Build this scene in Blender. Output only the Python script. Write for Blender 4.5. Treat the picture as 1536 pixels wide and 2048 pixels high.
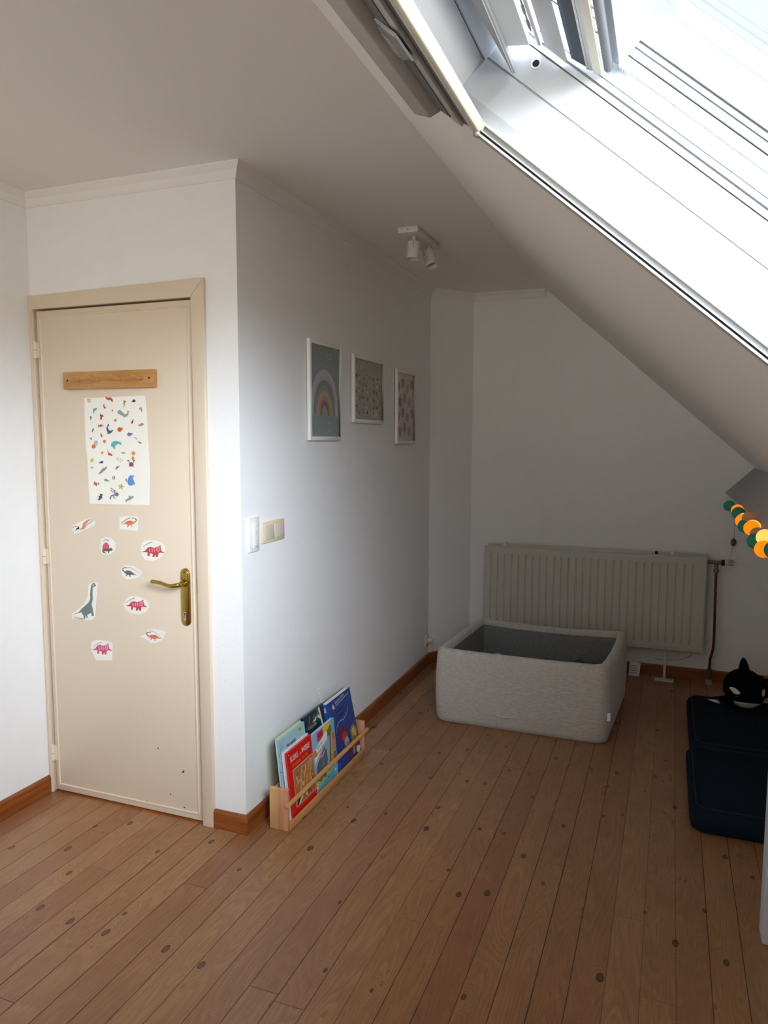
import bpy, bmesh, math, random
from mathutils import Vector, Matrix
random.seed(7)
C = bpy.context.scene.collection
sc = bpy.context.scene
for o in list(bpy.data.objects): bpy.data.objects.remove(o)

# ------------------------------------------------------------ camera
cam = bpy.data.cameras.new('camera'); cam.sensor_fit = 'HORIZONTAL'; cam.sensor_width = 36.0
cam.lens = 1469.7 / 1536 * 36; cam.clip_start = .02
co = bpy.data.objects.new('camera', cam); C.objects.link(co)
Rr, Ru, Rf = (0.93362, 0.35825, 0.00227), (-0.03792, 0.09252, 0.99499), (-0.35625, 0.92903, -0.09996)
m = Matrix((Rr, Ru, [-v for v in Rf])).transposed().to_4x4(); m.translation = (1.4422, -2.3035, 1.5)
co.matrix_world = m; sc.camera = co

# ------------------------------------------------------------ sky, exposure
BASE, GLOW, GND = 0.78, 38.5, 7.8
sc.view_settings.view_transform = 'Standard'; sc.view_settings.look = 'None'
sc.view_settings.gamma = 1.0; sc.view_settings.use_curve_mapping = False
sc.view_settings.exposure = 0.46
sc.cycles.use_denoising = True
sc.cycles.diffuse_bounces = 8; sc.cycles.max_bounces = 14; sc.cycles.transparent_max_bounces = 12
w = bpy.data.worlds.new('sky'); sc.world = w; w.use_nodes = True
nt = w.node_tree; nt.nodes.clear()
out = nt.nodes.new('ShaderNodeOutputWorld'); bg = nt.nodes.new('ShaderNodeBackground')

# hazy sky: dim overhead, a broad bright glow low on the window side
def wn(kind, **k):
    n = nt.nodes.new(kind)
    for a_, b_ in k.items(): setattr(n, a_, b_)
    return n
tc = wn('ShaderNodeTexCoord'); sx = wn('ShaderNodeSeparateXYZ'); nt.links.new(tc.outputs['Generated'], sx.inputs[0])
hz = wn('ShaderNodeMapRange', interpolation_type='SMOOTHSTEP'); hz.inputs[1].default_value = -.01; hz.inputs[2].default_value = .07; nt.links.new(sx.outputs['Z'], hz.inputs[0])
dt = wn('ShaderNodeVectorMath', operation='DOT_PRODUCT'); dt.inputs[1].default_value = Vector((.72, -.66, .27)).normalized(); nt.links.new(tc.outputs['Generated'], dt.inputs[0])
mxm = wn('ShaderNodeMath', operation='MAXIMUM'); mxm.inputs[1].default_value = 0; nt.links.new(dt.outputs['Value'], mxm.inputs[0])
pw = wn('ShaderNodeMath', operation='POWER'); pw.inputs[1].default_value = 13.0; nt.links.new(mxm.outputs[0], pw.inputs[0])
hi = wn('ShaderNodeMapRange', interpolation_type='SMOOTHSTEP'); hi.inputs[1].default_value = .55; hi.inputs[2].default_value = .90; hi.inputs[3].default_value = 1; hi.inputs[4].default_value = 0; nt.links.new(sx.outputs['Z'], hi.inputs[0])
pm_ = wn('ShaderNodeMath', operation='MULTIPLY'); nt.links.new(pw.outputs[0], pm_.inputs[0]); nt.links.new(hi.outputs[0], pm_.inputs[1])
gm = wn('ShaderNodeVectorMath', operation='SCALE'); gm.inputs[0].default_value = (GLOW * .90, GLOW * .97, GLOW * 1.08); nt.links.new(pm_.outputs[0], gm.inputs['Scale'])
ad = wn('ShaderNodeVectorMath', operation='ADD'); ad.inputs[1].default_value = (BASE * .80, BASE * .90, BASE * 1.0); nt.links.new(gm.outputs[0], ad.inputs[0])
mg = wn('ShaderNodeMix', data_type='RGBA'); mg.inputs[6].default_value = (GND * 1.0, GND * .93, GND * .82, 1)
nt.links.new(hz.outputs[0], mg.inputs[0]); nt.links.new(ad.outputs[0], mg.inputs[7]); nt.links.new(mg.outputs[2], bg.inputs[0]); bg.inputs[1].default_value = 1.0
nt.links.new(bg.outputs[0], out.inputs[0])

# ------------------------------------------------------------ key dimensions (metres)
CEIL = 2.4517; WL = .9594; YC = 2.287; BX, YB = .209, 2.5725; SX0 = .6813
TH = math.radians(41.852); DV = Vector((math.cos(TH), 0, -math.sin(TH))); NV = Vector((math.sin(TH), 0, math.cos(TH)))
YV = Vector((0, 1, 0)); S0 = Vector((SX0, 0, CEIL)); YREAR = -4.5; XR = 2.3
def SL(u, y, n): return S0 + DV * u + YV * y + NV * n                 # point on / off the sloping ceiling
def WN(u, y, n): return SL(u, y, n + .016 * (u - .5))                 # the roof window sits a touch out of plane
U0, U1, YW0, YW1 = .50, 1.65, -2.28, -.94                            # roof window opening

# portals where daylight enters: the roof window in view and the added, unseen rear window
RW = (-.25, .95, .95, 2.10)                                         # added rear window x0, x1, z0, z1
def portal(w_, h_, X_, Y_, Z_, loc):
    la = bpy.data.lights.new('window_portal', 'AREA'); la.shape = 'RECTANGLE'; la.size = w_; la.size_y = h_; la.cycles.is_portal = True
    lo = bpy.data.objects.new('window_portal', la); C.objects.link(lo)
    pm = Matrix((X_, Y_, Z_)).transposed().to_4x4(); pm.translation = loc; lo.matrix_world = pm
portal(1.13, 1.32, DV, -YV, NV, WN(1.09, -1.61, .262))
portal(RW[1] - RW[0], RW[3] - RW[2], Vector((1, 0, 0)), Vector((0, 0, 1)), Vector((0, -1, 0)), Vector(((RW[0] + RW[1]) / 2, YREAR - .09, (RW[2] + RW[3]) / 2)))

# ------------------------------------------------------------ materials
def srgb(h):
    v = [int(h[i:i + 2], 16) / 255 for i in (0, 2, 4)]
    return tuple(x / 12.92 if x <= .04045 else ((x + .055) / 1.055) ** 2.4 for x in v) + (1,)
_mc = {}
def mat(name, col, rough=.6, metal=0., bump=None, noise=None, emit=0, spec=.5, coat=0, sheen=0):
    if name in _mc: return _mc[name]
    M = bpy.data.materials.new(name); M.use_nodes = True; t = M.node_tree; b = t.nodes['Principled BSDF']
    c = srgb(col) if isinstance(col, str) else tuple(col) + (1,)
    b.inputs['Base Color'].default_value = c; b.inputs['Roughness'].default_value = rough; b.inputs['Metallic'].default_value = metal
    b.inputs['Specular IOR Level'].default_value = spec; b.inputs['Coat Weight'].default_value = coat
    b.inputs['Sheen Weight'].default_value = sheen
    if emit: b.inputs['Emission Color'].default_value = c; b.inputs['Emission Strength'].default_value = emit
    g = None
    if bump or noise:
        g = t.nodes.new('ShaderNodeNewGeometry')
    if bump:   # (scale vector, strength, distance, detail)
        s, st, d = bump[:3]
        mp = t.nodes.new('ShaderNodeVectorMath'); mp.operation = 'MULTIPLY'; mp.inputs[1].default_value = s
        n = t.nodes.new('ShaderNodeTexNoise'); n.inputs['Scale'].default_value = 1; n.inputs['Detail'].default_value = 3
        bp = t.nodes.new('ShaderNodeBump'); bp.inputs['Strength'].default_value = st; bp.inputs['Distance'].default_value = d
        t.links.new(g.outputs['Position'], mp.inputs[0]); t.links.new(mp.outputs[0], n.inputs['Vector'])
        t.links.new(n.outputs['Fac'], bp.inputs['Height']); t.links.new(bp.outputs[0], b.inputs['Normal'])
    if noise:  # (scale vector, second colour, low, high)
        s, c2, lo_, hi_ = noise
        mp = t.nodes.new('ShaderNodeVectorMath'); mp.operation = 'MULTIPLY'; mp.inputs[1].default_value = s
        n = t.nodes.new('ShaderNodeTexNoise'); n.inputs['Scale'].default_value = 1; n.inputs['Detail'].default_value = 4; n.inputs['Distortion'].default_value = .4
        r = t.nodes.new('ShaderNodeValToRGB'); r.color_ramp.elements[0].position = lo_; r.color_ramp.elements[1].position = hi_
        r.color_ramp.elements[0].color = c; r.color_ramp.elements[1].color = srgb(c2)
        t.links.new(g.outputs['Position'], mp.inputs[0]); t.links.new(mp.outputs[0], n.inputs['Vector'])
        t.links.new(n.outputs['Fac'], r.inputs[0]); t.links.new(r.outputs[0], b.inputs['Base Color'])
    _mc[name] = M; return M
def flat(h, rough=.6): return mat('print_' + h + ('' if rough == .6 else '_gloss'), h, rough)

class NB:   # tiny node-expression helper
    def __init__(s, M): s.t = M.node_tree
    def link(s, a, i):
        if isinstance(a, (int, float)): i.default_value = a
        elif isinstance(a, tuple): i.default_value = a
        else: s.t.links.new(a, i)
    def m(s, op, a, b=0., c=0.):
        n = s.t.nodes.new('ShaderNodeMath'); n.operation = op
        s.link(a, n.inputs[0]); s.link(b, n.inputs[1]); s.link(c, n.inputs[2]); return n.outputs[0]
    def vec(s, x, y, z):
        n = s.t.nodes.new('ShaderNodeCombineXYZ'); s.link(x, n.inputs[0]); s.link(y, n.inputs[1]); s.link(z, n.inputs[2]); return n.outputs[0]
    def noise(s, v, scale=1., det=2., dist=0.):
        n = s.t.nodes.new('ShaderNodeTexNoise'); s.link(v, n.inputs['Vector']); n.inputs['Scale'].default_value = scale
        n.inputs['Detail'].default_value = det; n.inputs['Distortion'].default_value = dist; return n.outputs['Fac']
    def white(s, v):
        n = s.t.nodes.new('ShaderNodeTexWhiteNoise'); n.noise_dimensions = '3D'; s.link(v, n.inputs['Vector']); return n.outputs['Value']
    def mix(s, f, a, b, mode='MIX'):
        n = s.t.nodes.new('ShaderNodeMix'); n.data_type = 'RGBA'; n.blend_type = mode; s.link(f, n.inputs[0]); s.link(a, n.inputs[6]); s.link(b, n.inputs[7]); return n.outputs[2]
    def sstep(s, a, lo_, hi_):
        n = s.t.nodes.new('ShaderNodeMapRange'); n.interpolation_type = 'SMOOTHSTEP'; s.link(a, n.inputs[0])
        n.inputs[1].default_value = lo_; n.inputs[2].default_value = hi_; return n.outputs[0]

def floor_material():
    M = bpy.data.materials.new('varnished_pine_boards'); M.use_nodes = True; nb = NB(M); t = M.node_tree; b = t.nodes['Principled BSDF']
    g = t.nodes.new('ShaderNodeNewGeometry'); sp = t.nodes.new('ShaderNodeSeparateXYZ'); t.links.new(g.outputs['Position'], sp.inputs[0])
    x, y = sp.outputs[0], sp.outputs[1]
    xs = nb.m('SUBTRACT', x, nb.m('MULTIPLY', y, .006))
    q = nb.m('DIVIDE', nb.m('SUBTRACT', xs, .0602 + .0035 - .912 * 3), .0912)
    bi = nb.m('FLOOR', q); fr = nb.m('FRACT', q)
    off = nb.m('MULTIPLY', nb.white(nb.vec(bi, 3.1, 0.)), 3.4)
    ys = nb.m('DIVIDE', nb.m('ADD', y, nb.m('ADD', off, 20.)), 3.4)
    ji = nb.m('FLOOR', ys); jf = nb.m('FRACT', ys)
    seg = nb.m('ADD', bi, nb.m('MULTIPLY', ji, 17.3))
    r1 = nb.white(nb.vec(seg, 1.7, 0.)); r2 = nb.white(nb.vec(seg, 9.2, 4.)); rg = nb.white(nb.vec(bi, 5.5, 2.))
    # knots: voronoi cells
    kv = nb.vec(nb.m('ADD', nb.m('MULTIPLY', x, 5.8), nb.m('MULTIPLY', r2, .0)), nb.m('MULTIPLY', y, 3.4), 0.)
    vo = t.nodes.new('ShaderNodeTexVoronoi'); vo.voronoi_dimensions = '2D'; vo.inputs['Scale'].default_value = 1.; vo.inputs['Randomness'].default_value = 1
    t.links.new(kv, vo.inputs['Vector'])
    vsp = t.nodes.new('ShaderNodeSeparateColor'); t.links.new(vo.outputs['Color'], vsp.inputs[0])
    keep = nb.m('GREATER_THAN', vsp.outputs[0], .28); size = nb.m('ADD', nb.m('MULTIPLY', vsp.outputs[1], .034), .026)
    wob = nb.m('MULTIPLY', nb.m('SUBTRACT', nb.noise(nb.vec(nb.m('MULTIPLY', x, 90.), nb.m('MULTIPLY', y, 60.), 0.), 1, 2), .5), .022)
    kd = nb.m('ADD', vo.outputs['Distance'], wob)
    kin = nb.m('MULTIPLY', keep, nb.m('SUBTRACT', 1., nb.sstep(nb.m('SUBTRACT', kd, size), -.012, .004)))
    kring = nb.m('MULTIPLY', keep, nb.m('SUBTRACT', 1., nb.sstep(nb.m('ABSOLUTE', nb.m('SUBTRACT', kd, nb.m('ADD', size, -.004))), .002, .012)))
    pull = nb.m('MULTIPLY', keep, nb.m('SUBTRACT', 1., nb.sstep(kd, .0, .26)))
    # cathedral grain
    n1 = nb.noise(nb.vec(nb.m('ADD', nb.m('MULTIPLY', x, 7.5), nb.m('MULTIPLY', r1, 31.)), nb.m('MULTIPLY', y, 1.1), r2), 1, 1.5, .3)
    ph = nb.m('ADD', nb.m('MULTIPLY', n1, 26.), nb.m('MULTIPLY', pull, 4.))
    ring = nb.m('FRACT', ph); ring = nb.m('MULTIPLY', nb.sstep(ring, 0., .75), nb.m('SUBTRACT', 1., nb.sstep(ring, .85, 1.)))
    fine = nb.noise(nb.vec(nb.m('ADD', nb.m('MULTIPLY', x, 420.), nb.m('MULTIPLY', r1, 50.)), nb.m('MULTIPLY', y, 9.), 0.), 1, 3)
    blot = nb.noise(nb.vec(nb.m('MULTIPLY', x, 14.), nb.m('MULTIPLY', y, 6.), r1), 1, 3)
    big = nb.noise(nb.vec(nb.m('MULTIPLY', x, 1.6), nb.m('MULTIPLY', y, 1.3), 3.), 1, 2)
    colr = nb.mix(r1, srgb('ae8359'), srgb('9b6a48'))
    colr = nb.mix(nb.sstep(r2, .75, 1.), colr, srgb('b0845a'))
    colr = nb.mix(nb.m('MULTIPLY', ring, .27), colr, srgb('6e4026'))
    colr = nb.mix(nb.m('MULTIPLY', nb.sstep(fine, .35, .75), .36), colr, srgb('5e3720'))
    colr = nb.mix(nb.m('MULTIPLY', nb.sstep(blot, .40, .85), .26), colr, srgb('66402c'))
    colr = nb.mix(nb.m('MULTIPLY', nb.sstep(big, .4, .7), .25), colr, srgb('946a4a'))
    colr = nb.mix(nb.m('MULTIPLY', kin, .75), colr, srgb('4a2c1c'))
    colr = nb.mix(nb.m('MULTIPLY', kring, .85), colr, srgb('1e1513'))
    ge = nb.m('MINIMUM', fr, nb.m('SUBTRACT', 1., fr))
    gw = nb.m('ADD', nb.m('MULTIPLY', rg, .012), .002)
    gap = nb.m('SUBTRACT', 1., nb.sstep(nb.m('SUBTRACT', ge, gw), 0., .010))
    je = nb.m('MINIMUM', jf, nb.m('SUBTRACT', 1., jf)); jg = nb.m('SUBTRACT', 1., nb.sstep(je, .0001, .0006))
    crack = nb.m('MAXIMUM', gap, nb.m('MULTIPLY', jg, .7))
    gstr = nb.m('ADD', .45, nb.m('MULTIPLY', rg, .5))
    colr = nb.mix(nb.m('MULTIPLY', crack, gstr), colr, srgb('20120b'))
    dust = nb.m('GREATER_THAN', nb.noise(nb.vec(nb.m('MULTIPLY', x, 160.), nb.m('MULTIPLY', y, 160.), 0.), 1, 0), .86)
    colr = nb.mix(nb.m('MULTIPLY', dust, .5), colr, srgb('c9b9a4'))
    t.links.new(colr, b.inputs['Base Color'])
    ro = nb.m('ADD', .20, nb.m('MULTIPLY', blot, .22)); t.links.new(nb.m('ADD', ro, nb.m('MULTIPLY', crack, .4)), b.inputs['Roughness'])
    b.inputs['Specular IOR Level'].default_value = .5
    bp = t.nodes.new('ShaderNodeBump'); bp.inputs['Strength'].default_value = .5; bp.inputs['Distance'].default_value = .0015
    h = nb.m('SUBTRACT', nb.m('MULTIPLY', blot, .25), nb.m('ADD', nb.m('MULTIPLY', crack, 1.), nb.m('MULTIPLY', ring, .05)))
    t.links.new(h, bp.inputs['Height']); t.links.new(bp.outputs[0], b.inputs['Normal'])
    return M

def wall_material(name, col, st):
    M = bpy.data.materials.new(name); M.use_nodes = True; nb = NB(M); t = M.node_tree; b = t.nodes['Principled BSDF']
    g = t.nodes.new('ShaderNodeNewGeometry'); sp = t.nodes.new('ShaderNodeSeparateXYZ'); t.links.new(g.outputs['Position'], sp.inputs[0])
    x, y, z = sp.outputs; h = nb.m('ADD', x, y)
    a1 = nb.noise(nb.vec(nb.m('MULTIPLY', h, 60.), nb.m('MULTIPLY', z, 420.), 0.), 1, 3)
    a2 = nb.noise(nb.vec(nb.m('MULTIPLY', h, 380.), nb.m('MULTIPLY', z, 50.), 5.), 1, 2)
    a3 = nb.noise(nb.vec(nb.m('MULTIPLY', h, 12.), nb.m('MULTIPLY', z, 10.), 5.), 1, 3)
    hh = nb.m('ADD', nb.m('ADD', a1, nb.m('MULTIPLY', a2, .7)), nb.m('MULTIPLY', a3, .15))
    bp = t.nodes.new('ShaderNodeBump'); bp.inputs['Strength'].default_value = st; bp.inputs['Distance'].default_value = .0025
    t.links.new(hh, bp.inputs['Height']); t.links.new(bp.outputs[0], b.inputs['Normal'])
    c = srgb(col); c2 = tuple(v * .985 for v in c[:3]) + (1,)
    t.links.new(nb.mix(nb.sstep(a3, .3, .7), c2, c), b.inputs['Base Color'])
    b.inputs['Roughness'].default_value = .55; b.inputs['Specular IOR Level'].default_value = .35
    return M

def wood_material(name, c1, c2, axis, rough=.4, freq=60.):
    if name in _mc: return _mc[name]
    M = bpy.data.materials.new(name); M.use_nodes = True; nb = NB(M); t = M.node_tree; b = t.nodes['Principled BSDF']
    g = t.nodes.new('ShaderNodeNewGeometry'); sp = t.nodes.new('ShaderNodeSeparateXYZ'); t.links.new(g.outputs['Position'], sp.inputs[0])
    v = [nb.m('MULTIPLY', sp.outputs[i], (3. if i == axis else freq)) for i in range(3)]
    n = nb.noise(nb.vec(*v), 1, 3, .6)
    n2 = nb.noise(nb.vec(*[nb.m('MULTIPLY', sp.outputs[i], (2. if i == axis else freq * .25)) for i in range(3)]), 1, 2, .5)
    r = nb.m('FRACT', nb.m('MULTIPLY', n2, 9.))
    col = nb.mix(nb.sstep(n, .3, .7), srgb(c1), srgb(c2)); col = nb.mix(nb.m('MULTIPLY', nb.sstep(r, .3, .9), .35), col, srgb(c2))
    t.links.new(col, b.inputs['Base Color']); b.inputs['Roughness'].default_value = rough
    _mc[name] = M; return M

M_FLOOR = floor_material()
M_WALL = wall_material('white_textured_wallpaper', 'efefee', .35)
M_CEIL = mat('matt_white_ceiling', 'efece6', .9, bump=((14, 14, 14), .03, .004))
M_SLOPE = mat('painted_sloping_ceiling', 'edeae4', .8, bump=((30, 30, 30), .1, .004))
M_CORN = mat('cornice_white', 'ece9e4', .7)
M_BASE = wood_material('brown_stained_baseboard', '9c5a26', '7a3c12', 1, .35, 50.)
M_BASEX = wood_material('brown_stained_baseboard_cross', '9c5a26', '7a3c12', 0, .35, 50.)
M_DOOR = mat('cream_satin_paint', 'dccbb4', .38, bump=((25, 25, 25), .06, .003))
M_BRASS = mat('polished_brass', 'b89a4a', .16, 1.0)
M_GREYP = mat('grey_painted_beam', 'a6a6a8', .7)
M_PINE = wood_material('pale_pine', 'dcae78', 'c99a66', 2, .45)
M_PINE2 = wood_material('pinkish_pine', 'd29a74', 'c08662', 2, .45)
M_PINEY = wood_material('pine_lengthwise', 'd8a468', 'c18a4e', 1, .4)
M_RACK = wood_material('beech_rack', 'c99757', 'b07e42', 0, .4)
M_WPL = mat('white_plastic', 'e2e2df', .35)
M_FRAME = mat('white_picture_frame', 'eeece6', .35)
M_GLASSY = mat('glazed_print', 'ffffff', .1)
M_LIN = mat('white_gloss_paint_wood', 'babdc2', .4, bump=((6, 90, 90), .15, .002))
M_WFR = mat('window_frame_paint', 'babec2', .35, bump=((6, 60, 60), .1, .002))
M_PEEL = mat('weathered_peeling_paint', 'e6dedb', .8, bump=((120, 20, 120), .6, .003), noise=((90, 14, 90), 'b8a698', .58, .72))
M_DGREY = mat('dark_grey_plastic', '55565a', .45)
M_LINE = mat('soft_grey_line', 'a4a6a8', .6)
M_MGREY = mat('mid_grey_aluminium', '8a8a88', .38, .35)
M_LGREY = mat('light_grey_aluminium', 'c0c0bc', .32, .4)
M_ALU = mat('brushed_aluminium', 'd0d2d4', .22, .9)
M_CREAMP = mat('cream_seal', 'dedcc8', .5)
M_SLATE = mat('slate_blackout_fabric', '4c525e', .85)
M_BLACK = mat('black_recess', '08080a', .8)

# ------------------------------------------------------------ mesh builder
class MB:
    def __init__(s): s.v = []; s.f = []; s.mi = []; s.mats = []; s.smooth = []
    def mid(s, m):
        if m not in s.mats: s.mats.append(m)
        return s.mats.index(m)
    def add(s, vs, fs, m, smooth=False):
        k = len(s.v); s.v += [Vector(p) for p in vs]; i = s.mid(m)
        for f in fs: s.f.append([k + a for a in f]); s.mi.append(i); s.smooth.append(smooth)
        return s
    def box(s, a, b, m, fn=None):
        (x0, y0, z0), (x1, y1, z1) = a, b
        P = [(x, y, z) for z in (z0, z1) for y in (y0, y1) for x in (x0, x1)]
        if fn: P = [fn(*p) for p in P]
        return s.add(P, [(0, 2, 3, 1), (4, 5, 7, 6), (0, 1, 5, 4), (2, 6, 7, 3), (0, 4, 6, 2), (1, 3, 7, 5)], m)
    def prism(s, pts, fa, fb, m, smooth=False):     # pts 2D; fa / fb map a 2D point to the two end planes
        n = len(pts); P = [fa(*p) for p in pts] + [fb(*p) for p in pts]
        s.add(P, [list(range(n))[::-1], [n + i for i in range(n)]], m)
        return s.add(P, [(i, (i + 1) % n, n + (i + 1) % n, n + i) for i in range(n)], m, smooth)
    def tube(s, pts, r, m, seg=10, caps=True):
        pts = [Vector(p) for p in pts]; n = len(pts); rs = r if isinstance(r, (list, tuple)) else [r] * n
        V = []; up = None
        for i, p in enumerate(pts):
            d = (pts[min(i + 1, n - 1)] - pts[max(i - 1, 0)]).normalized()
            if up is None: up = d.orthogonal().normalized()
            up = (up - d * up.dot(d)).normalized(); sd = d.cross(up)
            for k in range(seg):
                a = 2 * math.pi * k / seg; V.append(p + (up * math.cos(a) + sd * math.sin(a)) * rs[i])
        F = [(i * seg + k, i * seg + (k + 1) % seg, (i + 1) * seg + (k + 1) % seg, (i + 1) * seg + k) for i in range(n - 1) for k in range(seg)]
        s.add(V, F, m, True)
        if caps: s.add(V[:seg], [list(range(seg))[::-1]], m); s.add(V[-seg:], [list(range(seg))], m)
        return s
    def sphere(s, c, r, m, seg=20, rings=12, fn=None):
        c = Vector(c); rr = r if isinstance(r, (tuple, list)) else (r, r, r); V = [Vector((0, 0, rr[2]))]
        for i in range(1, rings):
            t = math.pi * i / rings
            for k in range(seg):
                a = 2 * math.pi * k / seg; V.append(Vector((rr[0] * math.sin(t) * math.cos(a), rr[1] * math.sin(t) * math.sin(a), rr[2] * math.cos(t))))
        V.append(Vector((0, 0, -rr[2]))); L = len(V) - 1
        F = [(0, 1 + k, 1 + (k + 1) % seg) for k in range(seg)]
        for i in range(rings - 2):
            for k in range(seg):
                a = 1 + i * seg + k; b2 = 1 + i * seg + (k + 1) % seg; F.append((a, a + seg, b2 + seg, b2))
        F += [(L, 1 + (rings - 2) * seg + (k + 1) % seg, 1 + (rings - 2) * seg + k) for k in range(seg)]
        if fn: V = [fn(p) for p in V]
        return s.add([c + p for p in V], F, m, True)
    def poly(s, P, m): return s.add(P, [list(range(len(P)))], m)
    def text(s, body, fn, m, size=1., extr=0):       # fn maps (x,y) of the lettering to 3D
        cu = bpy.data.curves.new('lettering', 'FONT'); cu.body = body; cu.size = size; cu.resolution_u = 3
        ob = bpy.data.objects.new('lettering', cu); C.objects.link(ob)
        me = bpy.data.meshes.new_from_object(ob.evaluated_get(bpy.context.evaluated_depsgraph_get()))
        if me is not None and len(me.vertices):
            s.add([fn(v.co.x, v.co.y) for v in me.vertices], [tuple(p.vertices) for p in me.polygons], m)
        bpy.data.objects.remove(ob); bpy.data.curves.remove(cu)
        if me: bpy.data.meshes.remove(me)
        return s
def world_loc(o):
    v = Vector(o.location)
    while o.parent: o = o.parent; v += Vector(o.location)
    return v
def obj(name, mb, parent=None, loc=None, bevel=0, label=None, sub=0, segs=2):
    me = bpy.data.meshes.new(name)
    if parent is not None: base = world_loc(parent)
    elif loc is not None: base = Vector(loc)
    else:
        xs = [v.x for v in mb.v]; ys = [v.y for v in mb.v]; base = Vector(((min(xs) + max(xs)) / 2, (min(ys) + max(ys)) / 2, min(v.z for v in mb.v)))
    me.from_pydata([tuple(v - base) for v in mb.v], [], mb.f)
    for m_ in mb.mats: me.materials.append(m_)
    for p, i, sm in zip(me.polygons, mb.mi, mb.smooth): p.material_index = i; p.use_smooth = sm
    me.update()
    o = bpy.data.objects.new(name, me); C.objects.link(o)
    if parent is not None: o.parent = parent
    else: o.location = base
    if bevel or sub:
        bm = bmesh.new(); bm.from_mesh(me); bmesh.ops.remove_doubles(bm, verts=bm.verts, dist=1e-5); bm.to_mesh(me); bm.free()
    if bevel:
        md = o.modifiers.new('bevel', 'BEVEL'); md.width = bevel; md.segments = segs; md.limit_method = 'ANGLE'; md.angle_limit = .6; md.harden_normals = False
        for p in me.polygons: p.use_smooth = True
    if sub:
        md = o.modifiers.new('sub', 'SUBSURF'); md.levels = sub; md.render_levels = sub
        for p in me.polygons: p.use_smooth = True
    if label: o['label'] = label
    return o
def thing(name, label, cat, loc, group=None):
    o = bpy.data.objects.new(name, None); C.objects.link(o); o.location = loc; o.empty_display_size = .05
    o['label'] = label; o['category'] = cat
    if group: o['group'] = group
    return o
def tag(o, label, cat, group=None):
    o['label'] = label; o['category'] = cat
    if group: o['group'] = group
    return o
def struct(o, label=None):
    o['kind'] = 'structure'
    if label: o['label'] = label
    return o

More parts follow.
